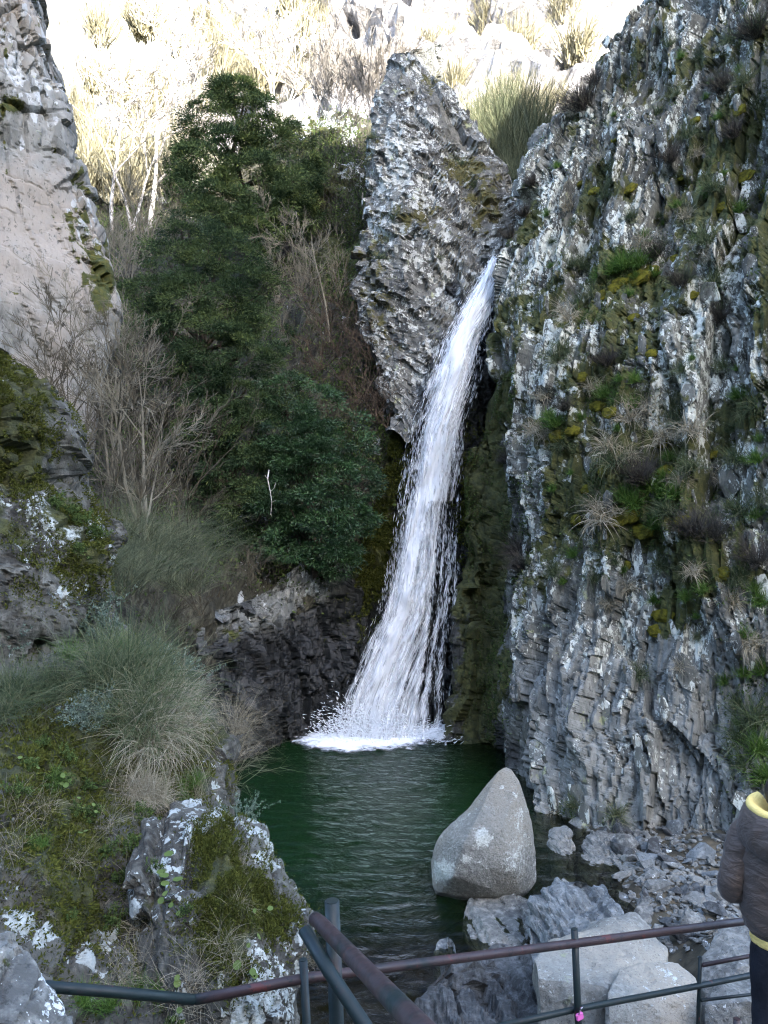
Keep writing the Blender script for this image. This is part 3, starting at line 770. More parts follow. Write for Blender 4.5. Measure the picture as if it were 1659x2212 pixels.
# boulders of the stream bank under the platform
def prow(*a):
    return list(a)
BOULD = [
 ('boulder', 'large pale flat-topped boulder behind the railing post with the padlock', 'boulder', M['boulder'],
  [(1962, 1300, 1395, 7.6, .1), (1972, 1255, 1412, 7.55, .3), (2000, 1215, 1436, 7.3, .55), (2040, 1185, 1446, 7.05, .75), (2080, 1155, 1456, 6.85, .8), (2110, 1148, 1450, 6.7, .8), (2160, 1185, 1420, 6.6, .75), (2215, 1230, 1400, 6.5, .7), (2330, 1260, 1380, 6.4, .6)], 3.4, (.045, .03, .008)),
 ('boulder', 'pale blocky boulder leaning on the large flat one beneath the lower rail', 'boulder', M['boulder'],
  [(2070, 1385, 1450, 6.55, .1), (2080, 1355, 1480, 6.5, .3), (2110, 1335, 1508, 6.35, .5), (2150, 1318, 1520, 6.25, .6), (2215, 1312, 1522, 6.15, .6), (2400, 1320, 1510, 6.0, .5)], 3.6, (.04, .03, .01)),
 ('boulder', 'greenish crusted boulder beside the person under the upper rail', 'boulder', M['stone'],
  [(1985, 1600, 1700, 7.5, .1), (2000, 1565, 1740, 7.4, .35), (2040, 1535, 1790, 7.2, .6), (2090, 1512, 1830, 7.0, .7), (2160, 1500, 1840, 6.8, .7), (2330, 1510, 1830, 6.6, .6)], 3.0, (.06, .04, .012)),
 ('boulder', 'low rounded grey boulder at the foot of the person at the bottom edge', 'boulder', M['stone'],
  [(2105, 1570, 1640, 6.2, .1), (2120, 1540, 1690, 6.1, .3), (2160, 1522, 1720, 6.0, .45), (2230, 1515, 1740, 5.9, .5), (2380, 1520, 1730, 5.8, .4)], 2.8, (.04, .03, .01)),
 ('jagged_rock', 'jagged blue-grey rock jutting up between the egg-shaped and the flat boulder', 'rock', M['bluestone'],
  [(1915, 1195, 1250, 8.5, .1), (1930, 1180, 1300, 8.4, .3), (1960, 1165, 1335, 8.25, .4), (2000, 1148, 1330, 8.05, .45), (2040, 1135, 1260, 7.85, .45), (2075, 1130, 1230, 7.7, .4), (2140, 1140, 1220, 7.6, .3)], 2.6, (.09, .08, .03)),
 ('jagged_rock', 'flat splintered dark wet rock at the bottom behind the sloping handrail', 'rock', M['wetstone'],
  [(2078, 1075, 1125, 7.4, .1), (2095, 1040, 1150, 7.3, .3), (2130, 1000, 1165, 7.0, .5), (2170, 960, 1180, 6.75, .6), (2215, 900, 1190, 6.5, .7), (2330, 880, 1200, 6.3, .6)], 3.0, (.10, .07, .03)),
 ('flat_stone', 'flat tawny stone lying in the shallows below the egg-shaped boulder', 'rock', M['stone'],
  [(1953, 1060, 1120, 9.1, .1), (1962, 1020, 1150, 9.0, .3), (1990, 998, 1150, 8.75, .4), (2020, 1000, 1125, 8.6, .4), (2045, 1020, 1080, 8.5, .3), (2080, 1030, 1070, 8.45, .2)], 2.6, (.04, .03, .01)),
 ('flat_stone', 'low grey stone with a grassy top in the stream mouth', 'rock', M['bluestone'],
  [(2040, 950, 975, 8.3, .05), (2052, 935, 992, 8.2, .16), (2080, 930, 1000, 8.05, .2), (2120, 938, 990, 7.9, .2)], 2.4, (.05, .04, .015)),
 ('jagged_rock', 'upright slab of grey rock at the foot of the right cliff by the stream', 'rock', M['stone'],
  [(1790, 1200, 1215, 11.0, .05), (1805, 1192, 1228, 10.9, .15), (1850, 1190, 1240, 10.6, .2), (1900, 1196, 1236, 10.2, .18)], 2.8, (.05, .05, .02)),
 ('jagged_rock', 'slanting grey slab among the stones right of the stream', 'rock', M['stone'],
  [(1796, 1290, 1312, 10.9, .05), (1806, 1278, 1318, 10.85, .15), (1835, 1264, 1306, 10.6, .2), (1870, 1256, 1290, 10.3, .2), (1905, 1258, 1284, 10.0, .15)], 3.0, (.04, .04, .015)),
 ('jagged_rock', 'broad pale slab largest among the stones right of the stream', 'rock', M['stone'],
  [(1806, 1325, 1352, 10.8, .08), (1816, 1312, 1366, 10.7, .2), (1845, 1302, 1362, 10.4, .25), (1875, 1300, 1350, 10.2, .25), (1905, 1305, 1340, 10.0, .2)], 3.0, (.04, .03, .012)),
 ('flat_stone', 'flat grey stone in the brown side channel below the stones', 'rock', M['stone'],
  [(1898, 1420, 1450, 9.7, .08), (1906, 1400, 1475, 9.6, .2), (1925, 1392, 1480, 9.4, .25), (1955, 1400, 1460, 9.2, .2)], 2.8, (.04, .03, .01)),
]
def block_rock(name, pts, mat, seed, amp=.02, moss=(), lichen=(), smooth=1, dent=None, wetz=None):
    """angular boulder: hull of (px, py, D) points, finely cut and roughened"""
    bm = bmesh.new()
    for p in pts:
        bm.verts.new(unp(*p))
    h = bmesh.ops.convex_hull(bm, input=bm.verts)
    bmesh.ops.delete(bm, geom=list({g for g in h['geom_interior'] + h['geom_unused'] if isinstance(g, bmesh.types.BMVert)}), context='VERTS')
    bmesh.ops.triangulate(bm, faces=bm.faces[:])
    for _ in range(5):
        lg = [e for e in bm.edges if e.calc_length() > .055]
        if not lg: break
        bmesh.ops.subdivide_edges(bm, edges=lg, cuts=1)
        bmesh.ops.triangulate(bm, faces=bm.faces[:])
    for _ in range(smooth):
        bmesh.ops.smooth_vert(bm, verts=bm.verts[:], factor=.5, use_axis_x=True, use_axis_y=True, use_axis_z=True)
    bm.normal_update()
    V = np.array([v.co for v in bm.verts]); Nn = np.array([v.normal for v in bm.verts])
    a, b = axes_coords(V, unit((1, .3, .5)), unit((-.5, .3, 1)))
    p1_, _, _ = plates(a, b, .35, .5, seed, 1, .15)
    p2_, _, _ = plates(a, b, .12, .16, seed + 1, 1, .2)
    V = V + Nn * (fbm(V * 1.5, 4, seed + 2) * amp * 3 + p1_ * amp + p2_ * amp * .4)[:, None]
    if dent:
        qx, qy = proj(V)
        V = V - Nn * blobs(qx, qy, [dent])[:, None]
    for v, c in zip(bm.verts, V): v.co = c
    me = bpy.data.meshes.new(name); bm.to_mesh(me); bm.free()
    qx, qy = proj(V)
    if wetz is not None:
        at = me.attributes.new('wet', 'FLOAT', 'POINT')
        at.data.foreach_set('value', np.clip((wetz - V[:, 2]) / .12, 0, 1.1).astype(np.float32))
    for an, bl in (('moss', moss), ('lichen', lichen)):
        at = me.attributes.new(an, 'FLOAT', 'POINT')
        at.data.foreach_set('value', blobs(qx, qy, bl).astype(np.float32))
    return obj(name, me, mat)
bo = block_rock('boulder', [(1078, 1660, 9.66), (1106, 1661, 9.72), (1092, 1656, 9.8), (1124, 1686, 9.55), (1138, 1728, 9.5), (1150, 1790, 9.45), (1161, 1850, 9.45), (1159, 1905, 9.45), (1066, 1682, 9.6), (1030, 1735, 9.5), (985, 1775, 9.45), (946, 1808, 9.45), (926, 1860, 9.45), (931, 1915, 9.42),
                 (1000, 1825, 9.05), (1085, 1790, 9.12), (1112, 1880, 9.0), (980, 1895, 9.02), (1060, 1922, 9.04), (958, 1932, 9.3), (1122, 1928, 9.25), (1010, 1800, 9.95), (1120, 1760, 10.0), (1130, 1895, 10.05), (965, 1890, 9.95), (1010, 1965, 9.4), (1090, 1962, 9.4), (940, 1935, 9.4), (1140, 1930, 9.4)],
                M['eggrock'], 301, .010, lichen=[(1043, 1805, 14, 18, 2.6), (958, 1882, 22, 20, 2.8), (1008, 1856, 9, 9, 2.2), (1120, 1860, 25, 60, .5)], smooth=2, dent=(1005, 1738, 45, 40, .035), wetz=.12)
tag(bo, 'big egg-shaped granite boulder with a pointed top standing in the pool edge', 'boulder')
BLOCK = {0: [(1205, 2022, 7.2), (1279, 1983, 7.5), (1370, 1967, 7.5), (1409, 2008, 7.3), (1446, 2048, 7.0), (1440, 2095, 6.6), (1148, 2068, 6.6), (1158, 2110, 6.3), (1300, 2132, 6.1), (1195, 2165, 6.2), (1250, 2235, 6.1), (1420, 2180, 6.3),
             (1200, 2500, 6.0), (1430, 2450, 6.2), (1460, 2250, 7.4), (1200, 2250, 7.6), (1400, 2200, 8)],
         1: [(1342, 2092, 6.3), (1400, 2072, 6.5), (1470, 2076, 6.5), (1510, 2106, 6.3), (1516, 2142, 6.1), (1330, 2116, 6.1), (1312, 2150, 5.9), (1318, 2230, 5.8), (1510, 2230, 5.9), (1320, 2500, 5.7), (1520, 2500, 5.8), (1500, 2300, 6.8), (1350, 2300, 6.8)],
         2: [(1560, 2004, 7.3), (1625, 1988, 7.5), (1720, 1980, 7.5), (1800, 2010, 7.2), (1512, 2070, 6.9), (1508, 2120, 6.7), (1600, 2080, 6.6), (1800, 2090, 6.7), (1530, 2200, 6.4), (1820, 2250, 6.4), (1510, 2400, 6.4), (1820, 2450, 6.4), (1540, 2300, 7.8), (1800, 2300, 7.8)],
         3: [(1545, 2128, 6.0), (1580, 2110, 6.2), (1650, 2106, 6.2), (1720, 2130, 6.0), (1522, 2170, 5.8), (1620, 2160, 5.7), (1740, 2180, 5.7), (1515, 2300, 5.7), (1740, 2320, 5.7), (1540, 2300, 6.8), (1720, 2300, 6.8)]}
for k, (nm, lb, ct, mt, rows, pw, am) in enumerate(BOULD):
    if k in BLOCK:
        tag(block_rock(nm, BLOCK[k], mt, 400 + 13 * k, .026, moss=[(1255, 2110, 30, 16, .45), (1350, 2100, 40, 14, .4)] if k == 0 else ()), lb, ct)
        continue
    tag(profile_rock(nm, rows, mt, 400 + 13 * k, 84, 64, pw, am, 1.0, sizes=((.4, .55), (.16, .2), (.05, .07)),
                     lich0=-.1, moss=[(1250, 2110, 30, 20, .25)] if k == 0 else ()), lb, ct)

# loose angular stones (convex splinters sharing a few meshes)
rnd = random.Random(7)
def hull_mesh(name, seed, sx, sy, sz, n=16, rough=0.0):
    r = random.Random(seed)
    bm = bmesh.new()
    for _ in range(n):
        v = Vector((r.gauss(0, 1), r.gauss(0, 1), r.gauss(0, 1))).normalized() * r.uniform(.75, 1)
        m = max(abs(v.x), abs(v.y), abs(v.z))
        v = v.lerp(v / m * .8, .55)
        bm.verts.new((v.x * sx, v.y * sy, v.z * sz))
    h = bmesh.ops.convex_hull(bm, input=bm.verts)
    bmesh.ops.delete(bm, geom=list({g for g in h['geom_interior'] + h['geom_unused'] if isinstance(g, bmesh.types.BMVert)}), context='VERTS')
    me = bpy.data.meshes.new(name)
    bm.to_mesh(me)
    bm.free()
    return me
STONES = [hull_mesh('stone', 500 + k, 1, rnd.uniform(.55, .9), rnd.uniform(.4, .75)) for k in range(12)]
for k, me in enumerate(STONES):
    me.materials.append((M['stone'], M['stone'], M['bluestone'], M['wetstone'])[k % 4])
from mathutils.bvhtree import BVHTree
def on_bed(px, py):
    z = 0.0
    for _ in range(4):
        D = wdist(py, z)
        x = (px - 829.5) / FOC * D
        i = int(np.clip((D - 2.5) / 17 * 169, 0, 169))
        j = int(np.clip((x + 9) / 20 * 199, 0, 199))
        z = float(BED[2][i, j])
    return x, D, z
def stones(n, box, size, label, group, skip=None):
    c = 0
    while c < n:
        px_, py_ = rnd.uniform(box[0], box[2]), rnd.uniform(box[1], box[3])
        if skip and skip(px_, py_):
            continue
        c += 1
        x, y, z = on_bed(px_, py_)
        s = size[0] + (size[1] - size[0]) * rnd.random() ** 3
        o = obj('stone', STONES[rnd.randrange(12)], None, None, (x, y, z + s * rnd.uniform(.05, .45)), (rnd.uniform(-.6, .6), rnd.uniform(-.6, .6), rnd.uniform(0, 6.3)), (s, s, s))
        tag(o, label, 'stone', group)
stones(170, (1200, 1772, 1620, 1960), (.05, .24), 'loose grey angular stone in the rubble at the foot of the right cliff', 'stones at the foot of the cliff', lambda x, y: y > 1860 + (x - 1200) * .3 or y < 1772 + (x - 1200) * .1)
stones(70, (1250, 1890, 1620, 2040), (.05, .22), 'loose grey stone on the stream bank between cliff rubble and big boulders', 'stones on the stream bank', lambda x, y: y < 1870 + (x - 1200) * .12)
stones(34, (880, 2060, 1180, 2212), (.04, .17), 'loose wet stone in the stream mouth behind the handrail', 'stones in the stream mouth')
stones(8, (1160, 1880, 1260, 1940), (.05, .15), 'small stone in the shallow water right of the egg-shaped boulder', 'stones in the side channel')
# small broken rubble between them: nobody could count it
bx0 = np.array([v.co for v in STONES[0].vertices])
gr = np.random.default_rng(77)
tv, tf, off = [], [], 0
srcs = []
for me in STONES:
    me.calc_loop_triangles()
    srcs.append((np.array([v.co for v in me.vertices]), np.array([l.vertices for l in me.loop_triangles])))
n_ = 0
while n_ < 2600:
    qx_, qy_ = gr.uniform(1190, 1850), gr.uniform(1765, 2060)
    if gr.random() < .22:
        qx_, qy_ = gr.uniform(880, 1190), gr.uniform(2020, 2212)
    x, y, z = on_bed(qx_, qy_)
    if z < -.16:
        continue
    n_ += 1
    v_, f_ = srcs[gr.integers(len(srcs))]
    th, s = gr.uniform(0, 6.3), gr.uniform(.02, .07)
    c_, s_ = math.cos(th), math.sin(th)
    tv.append(v_ @ np.array([[c_, s_, 0], [-s_, c_, 0], [0, 0, 1]]) * s + np.array([x, y, z + s * .3]))
    tf.append(f_ + off)
    off += len(v_)
tag(obj('rubble', mesh_from('rubble', np.concatenate(tv), np.concatenate(tf)), M['stone']), 'small broken grey rubble on the stream bank', 'rubble', None, 'stuff')
# stones on the low ridge left of the fall
for k in range(30):
    px_, py_ = rnd.uniform(425, 575), rnd.uniform(1300, 1480)
    D = 14.75 + (px_ - 430) / 160 * .7
    if py_ < 1330 - (px_ - 430) * .18 or px_ < 415 + max(0, (py_ - 1400)) * .2 or px_ > 600 - (py_ - 1300) * .6:
        continue
    s = rnd.uniform(.09, .26)
    x, y, z = unp(px_, py_, D)
    tag(obj('stone', STONES[rnd.randrange(12)], None, None, (x, y, z), (rnd.uniform(-1, 1), rnd.uniform(-.6, .6), rnd.uniform(0, 6.3)), (s, s, s)),
        'tumbled grey stone on the low ridge left of the waterfall', 'stone', 'stones on the low ridge')

# plates standing proud of the cliffs, parts of them
PLATES = [hull_mesh('rock_plate', 600 + k, rnd.uniform(.35, .6), rnd.uniform(.18, .3), 1, 14) for k in range(14)]
PLATES2 = [m.copy() for m in PLATES]
for me in PLATES: me.materials.append(M['cliff'])
for me in PLATES2: me.materials.append(M['pinnacle'])
def cliff_plates(n, parent, G, N, meshes, lean, size, ok):
    nv, nu = G.shape[:2]
    c = tries = 0
    while c < n and tries < n * 60:
        tries += 1
        i, j = rnd.randrange(nv), rnd.randrange(nu)
        p, nn = Vector(G[i, j]), Vector(N[i, j])
        qx, qy = proj(np.array(p))
        if not ok(qx, qy) or nn.dot(Vector((0, 0, CAM_Z)) - p) < 0:
            continue
        c += 1
        ang = lean(qx, qy)
        zax = (Vector((math.sin(ang) * .8, -.25 * math.sin(ang), 1)) - nn * .1).normalized()
        yax = (nn - zax * nn.dot(zax)).normalized()
        xax = yax.cross(zax)
        mtx = Matrix((xax, yax, zax)).transposed()
        s = size[0] + (size[1] - size[0]) * rnd.random() ** 2
        o = obj('rock_plate', meshes[rnd.randrange(len(meshes))], None, parent, p + nn * s * .02, None, (s * rnd.uniform(.7, 1.1), s * .8, s * rnd.uniform(.8, 1.3)))
        o.rotation_euler = (mtx @ Euler((rnd.uniform(-.15, .15), rnd.uniform(-.12, .12), rnd.uniform(-.3, .3))).to_matrix()).to_euler()
cliff_plates(290, right, R_GRID, R_NRM, PLATES, lambda x, y: -(0.05 + 0.30 * max(0, min(1, (x - 1100) / 450))), (.10, .34),
             lambda x, y: 1095 < x < 1659 and 0 < y < 1780 and not (1270 < x < 1480 and 560 < y < 640))
cliff_plates(80, pin, P_GRID, P_NRM, PLATES2, lambda x, y: .3, (.10, .30), lambda x, y: 770 < x < 1100 and 140 < y < 780)
# ------------------------------------------------------------------ waterfall
FK = np.array([  # py, left, core, right, core half width, D
    (556, 1060, 1068, 1078, 9, 19.3), (566, 1054, 1064, 1075, 10, 18.5), (590, 1040, 1058, 1071, 13, 18.0), (650, 1000, 1036, 1066, 26, 17.6), (740, 945, 1002, 1056, 36, 17.3), (830, 918, 976, 1036, 38, 17.15), (930, 880, 956, 1000, 36, 17.05), (1030, 862, 937, 992, 35, 17.0),
    (1130, 845, 916, 990, 35, 16.9), (1230, 836, 895, 991, 38, 16.75), (1330, 815, 874, 993, 44, 16.6), (1430, 772, 848, 993, 58, 16.45), (1500, 745, 830, 992, 72, 16.3), (1560, 728, 822, 990, 72, 16.2), (1592, 725, 820, 988, 72, 16.0)])
def fall_pt(u, v):
    """u 0..1 across, v 0..1 down -> points, density, flow axes"""
    py = FK[0, 0] + v * (FK[-1, 0] - FK[0, 0])
    k = [np.interp(py, FK[:, 0], FK[:, c]) for c in range(6)]
    px = k[1] + u * (k[3] - k[1])
    d = (px - k[2]) / k[4]
    lump = 0.10 * (1 - (2 * u - 1) ** 2)
    D = k[5] - lump - 0.10 * np.exp(-d * d)
    P = np.stack([(px - 829.5) / FOC * D, D, CAM_Z - (py - 1106) / FOC * D], -1)
    core = np.exp(-np.abs(d) ** 2.4)
    left = np.clip((k[2] - px) / np.maximum(k[2] - k[1], 1), 0, 1)
    rightp = np.clip((px - k[2]) / np.maximum(k[3] - k[2], 1), 0, 1)
    dens = core * 1.05 + 0.36 * (left > 0) * np.clip(1.1 - left, 0, 1) + (rightp > 0) * (np.where(py > 1080, -.08, .24) * np.clip(1 - rightp * .5, 0, 1) + np.clip((py - 1060) / 160, 0, 1) * .62 * sum(np.exp(-((rightp - c_ - .03 * np.sin(py * .012 + c_ * 9)) / w_) ** 2) for c_, w_ in ((.40, .05), (.58, .035), (.74, .05), (.93, .04))))
    dens = dens - 0.35 * np.exp(-((px - 1036) / 22) ** 2 - ((py - 760) / 70) ** 2) - 0.3 * np.exp(-((px - 1000) / 25) ** 2 - ((py - 880) / 60) ** 2)
    return P, dens, px, py

def fall_mat():
    t = NT('white_falling_water')
    fu, fv, de = t.attr('across'), t.attr('along'), t.attr('dens')
    cb = t.n('ShaderNodeCombineXYZ')
    t.put(cb.inputs[0], t.math('MULTIPLY', fu, 7.0)); t.put(cb.inputs[1], t.math('MULTIPLY', fv, 0.7)); t.put(cb.inputs[2], t.attr('layer'))
    cb2 = t.n('ShaderNodeCombineXYZ')
    t.put(cb2.inputs[0], t.math('MULTIPLY', fu, 20.0)); t.put(cb2.inputs[1], t.math('MULTIPLY', fv, 2.2)); t.put(cb2.inputs[2], t.attr('layer'))
    n = t.math('ADD', t.math('MULTIPLY', t.noise(cb.outputs[0], 1.0, 4, 0.6, 0.4), 1.2), t.math('MULTIPLY', t.noise(cb2.outputs[0], 1.0, 4, 0.65, 0.6), 1.0))
    al = t.rng(t.math('ADD', n, t.math('MULTIPLY', de, 0.60)), 1.30, 1.62)
    d = t.n('ShaderNodeBsdfDiffuse'); d.inputs[0].default_value = (0.88, 0.91, 0.93, 1)
    tl = t.n('ShaderNodeBsdfTranslucent'); tl.inputs[0].default_value = (0.88, 0.91, 0.93, 1)
    t.put(d.inputs['Normal'], t.bump(n, 0.8, 0.12))
    body = t.ms(0.3, d.outputs[0], tl.outputs[0])
    tr = t.n('ShaderNodeBsdfTransparent')
    return t.done(t.ms(al, tr.outputs[0], body))
M['fall'] = fall_mat()
t = NT('white_water_drops')
dd = t.n('ShaderNodeBsdfDiffuse'); dd.inputs[0].default_value = (0.88, 0.91, 0.93, 1)
tt = t.n('ShaderNodeBsdfTranslucent'); tt.inputs[0].default_value = (0.88, 0.91, 0.93, 1)
M['drops'] = t.done(t.ms(0.4, dd.outputs[0], tt.outputs[0]))

fall = obj('waterfall', None, loc=unp(820, 1590, 16.0))
tag(fall, 'white waterfall pouring down the dark cleft into the green pool', 'waterfall')
def child_mesh(name, me, mat, parent):
    """link a mesh given in world coordinates as a part"""
    o = obj(name, me, mat, parent)
    o.matrix_parent_inverse = Matrix.Translation(parent.location).inverted()
    return o
for L in range(3):
    nu, nv = 50, 260
    u, v = np.meshgrid(np.linspace(0, 1, nu), np.linspace(0, 1, nv))
    P, dens, px, py = fall_pt(u, v)
    q = np.stack([u * 9 + L * 5, v * 14, 0 * u + L * 3.3], -1)
    P = P + np.stack([0 * u, -(fbm(q, 4, 201 + L) * 0.16 + L * 0.09), 0 * u], -1)
    wdt = np.interp(py, FK[:, 0], FK[:, 3] - FK[:, 1]) / FOC * 17
    child_mesh('water_sheet', mesh_from('water_sheet', P, grid_faces(nv, nu),
               {'dens': dens * (1.0, 0.85, 0.75)[L] - (0, .05, .12)[L], 'across': u * wdt + px * 0, 'along': v * 10, 'layer': np.full(u.shape, L * 7.7)}, True), M['fall'], fall)

def spindles(P, Dr, Ln, Wd):
    """thin 3-sided spindles: centre, direction, length, width"""
    n = len(P)
    Dr = Dr / (np.linalg.norm(Dr, axis=1, keepdims=True) + 1e-9)
    ref = np.where(np.abs(Dr[:, 2:3]) > .9, np.array([[1., 0, 0]]), np.array([[0, 0, 1.]]))
    A = np.cross(Dr, ref)
    A /= np.linalg.norm(A, axis=1, keepdims=True) + 1e-9
    B = np.cross(Dr, A)
    V = np.zeros((n, 5, 3))
    V[:, 0] = P - Dr * Ln[:, None] * .5
    V[:, 4] = P + Dr * Ln[:, None] * .5
    for k in range(3):
        th = k * 2.094
        V[:, 1 + k] = P + Dr * Ln[:, None] * .15 + (A * math.cos(th) + B * math.sin(th)) * Wd[:, None] * .5
    base = (np.arange(n) * 5)[:, None, None]
    F = np.array([[0, 1, 2], [0, 2, 3], [0, 3, 1], [4, 2, 1], [4, 3, 2], [4, 1, 3]])[None] + base
    return V.reshape(-1, 3), F.reshape(-1, 3)
rg = np.random.default_rng(5)
n = 46000
u, v = rg.random(n), rg.random(n) ** 0.9
P, dens, px, py = fall_pt(u, v)
st = np.sin(u * 60 + 3 * np.sin(v * 9)) * .5 + perlin(np.stack([u * 22, v * 9, 0 * u], -1), 9) * 1.4
keep = rg.random(n) < np.clip(np.minimum(dens, .55) * 0.5 + st * .34 - .02, 0.0, 1)
P, u, v = P[keep], u[keep], v[keep]
P2, _, _, _ = fall_pt(u, np.minimum(v + .02, 1.02))
Dr = P2 - P + rg.normal(0, .014, P.shape)
P = P + np.stack([rg.normal(0, .035, len(u)), -np.abs(rg.normal(.06, .12, len(u))), rg.normal(0, .05, len(u))], -1)
V, F = spindles(P, Dr, rg.uniform(.05, .20, len(u)), rg.uniform(.004, .011, len(u)))
sp = child_mesh('spray', mesh_from('spray', V, F), M['drops'], fall)
sp['kind'] = 'stuff'
# splashing at the foot
n = 6500
cx = np.where(rg.random(n) < .8, rg.normal(800, 55, n), rg.normal(950, 28, n))
up = np.abs(rg.normal(0, .28, n)) * np.where(cx < 880, 1, .35)
D = rg.normal(15.95, .22, n)
P = np.stack([(cx - 829.5) / FOC * D, D, .02 + up], -1)
Dr = np.stack([P[:, 0] - unp(815, 1580, 16)[0], -.4 + 0 * cx, .5 + 0 * cx], -1) + rg.normal(0, .5, (n, 3))
V, F = spindles(P, Dr, rg.uniform(.03, .13, n), rg.uniform(.010, .022, n))
sp = child_mesh('spray', mesh_from('spray', V, F), M['drops'], fall)
sp['kind'] = 'stuff'
# foam spreading on the pool
xs, ys = np.meshgrid(np.linspace(-3.4, 2.2, 150), np.linspace(13.2, 17.0, 110))
px, py = proj(np.stack([xs, ys, 0 * xs], -1))
fd = blobs(px, py, [(790, 1588, 100, 26, 1.25), (715, 1600, 70, 24, .5), (850, 1582, 60, 24, .9), (770, 1618, 110, 22, .55), (665, 1602, 45, 18, .25), (880, 1604, 60, 18, .5), (925, 1592, 28, 10, .75), (985, 1597, 12, 8, .5), (720, 1612, 60, 10, .35), (650, 1590, 30, 14, .35)])
q = np.stack([xs, ys, 0 * xs], -1)
t = NT('pool_foam')
fo = t.math('ADD', t.math('MULTIPLY', t.noise(t.pos((1, 1.3, 1)), 4.0, 7, .72, .8), 1.7), t.math('MULTIPLY', t.attr('foam'), .75))
dd = t.n('ShaderNodeBsdfDiffuse'); dd.inputs[0].default_value = (0.84, 0.87, 0.90, 1)
t.put(dd.inputs['Normal'], t.bump(t.noise(t.pos(), 14, 5, .7), .8, .05))
M['foam'] = t.done(t.ms(t.rng(fo, 1.25, 1.85), t.n('ShaderNodeBsdfTransparent').outputs[0], dd.outputs[0]))
zf = .022 + fd * .018 * (1 + fbm(q * 4, 3, 77)) + .01 * fbm(q * 3, 3, 78)
child_mesh('foam', mesh_from('foam', np.stack([xs, ys, zf], -1), grid_faces(110, 150), {'foam': fd}, True), M['foam'], fall)
# ------------------------------------------------------------------ plants
M['yew'] = leaf_mat('yew_needles', ((0.018, 0.036, 0.015), (0.052, 0.082, 0.030), (0.135, 0.17, 0.05)), .15)
M['holly'] = leaf_mat('holly_leaves', ((0.013, 0.035, 0.012), (0.030, 0.072, 0.023), (0.06, 0.12, 0.036)), .15, .45, .4)
M['bark'] = plain('dark_bark', (0.06, 0.048, 0.036), .95, .1, bump=1, bscale=25)
M['twig'] = plain('grey_brown_twigs', (0.175, 0.158, 0.115), .9, .1, var=.45, scale=2, local=False)
M['twig_dark'] = plain('dark_twigs', (0.095, 0.082, 0.056), .9, .1, var=.5, scale=2, local=False)
M['twig_red'] = plain('reddish_brown_bramble', (0.090, 0.066, 0.046), .9, .1, var=.5, scale=3, local=False)
M['birch'] = plain('pale_birch_bark', (0.62, 0.58, 0.52), .85, .2, col2=(0.22, 0.20, 0.18), scale=7, local=False)
M['broom'] = leaf_mat('broom_stems', ((0.045, 0.055, 0.030), (0.085, 0.100, 0.055), (0.15, 0.155, 0.085)), .1)
M['drygrass'] = leaf_mat('dry_grass', ((0.15, 0.13, 0.085), (0.29, 0.255, 0.175), (0.42, 0.38, 0.28)), .3, .8, .1)
M['mixgrass'] = leaf_mat('grey_green_grass', ((0.036, 0.056, 0.026), (0.076, 0.102, 0.046), (0.17, 0.17, 0.095)), .3, .7, .15)
M['greengrass'] = leaf_mat('fresh_grass', ((0.04, 0.085, 0.015), (0.075, 0.15, 0.025), (0.14, 0.21, 0.05)), .3, .6, .2)
M['scrub'] = leaf_mat('pale_scrub', ((0.17, 0.155, 0.09), (0.29, 0.265, 0.17), (0.40, 0.37, 0.27)), .3, .8, .1)
M['leaf'] = leaf_mat('small_green_leaves', ((0.03, 0.050, 0.014), (0.060, 0.095, 0.024), (0.12, 0.16, 0.045)), .25)
M['greyleaf'] = leaf_mat('grey_green_leaves', ((0.05, 0.075, 0.055), (0.10, 0.135, 0.10), (0.19, 0.23, 0.18)), .2)
M['heather'] = leaf_mat('dull_heather', ((0.04, 0.036, 0.034), (0.075, 0.066, 0.058), (0.10, 0.10, 0.075)), .15, .8, .1)
M['mossleaf'] = leaf_mat('moss_cushion', ((0.030, 0.038, 0.010), (0.058, 0.066, 0.014), (0.10, 0.105, 0.024)), .2, .9, .05)

def leaves(P, Dr, Ln, Wd, tone, rgn, fold=.25):
    """diamond leaves: 4 vertices, 2 triangles each"""
    n = len(P)
    Dr = Dr / (np.linalg.norm(Dr, axis=1, keepdims=True) + 1e-9)
    A = np.cross(Dr, rgn.normal(size=(n, 3)))
    A /= np.linalg.norm(A, axis=1, keepdims=True) + 1e-9
    B = np.cross(Dr, A)
    V = np.zeros((n, 4, 3))
    V[:, 0] = P
    mid = P + Dr * (Ln * .5)[:, None] + B * (Wd * fold)[:, None]
    V[:, 1] = mid + A * (Wd * .5)[:, None]
    V[:, 3] = mid - A * (Wd * .5)[:, None]
    V[:, 2] = P + Dr * Ln[:, None]
    F = np.array([[0, 1, 2], [0, 2, 3]])[None] + (np.arange(n) * 4)[:, None, None]
    return V.reshape(-1, 3), F.reshape(-1, 3), np.repeat(tone, 4)

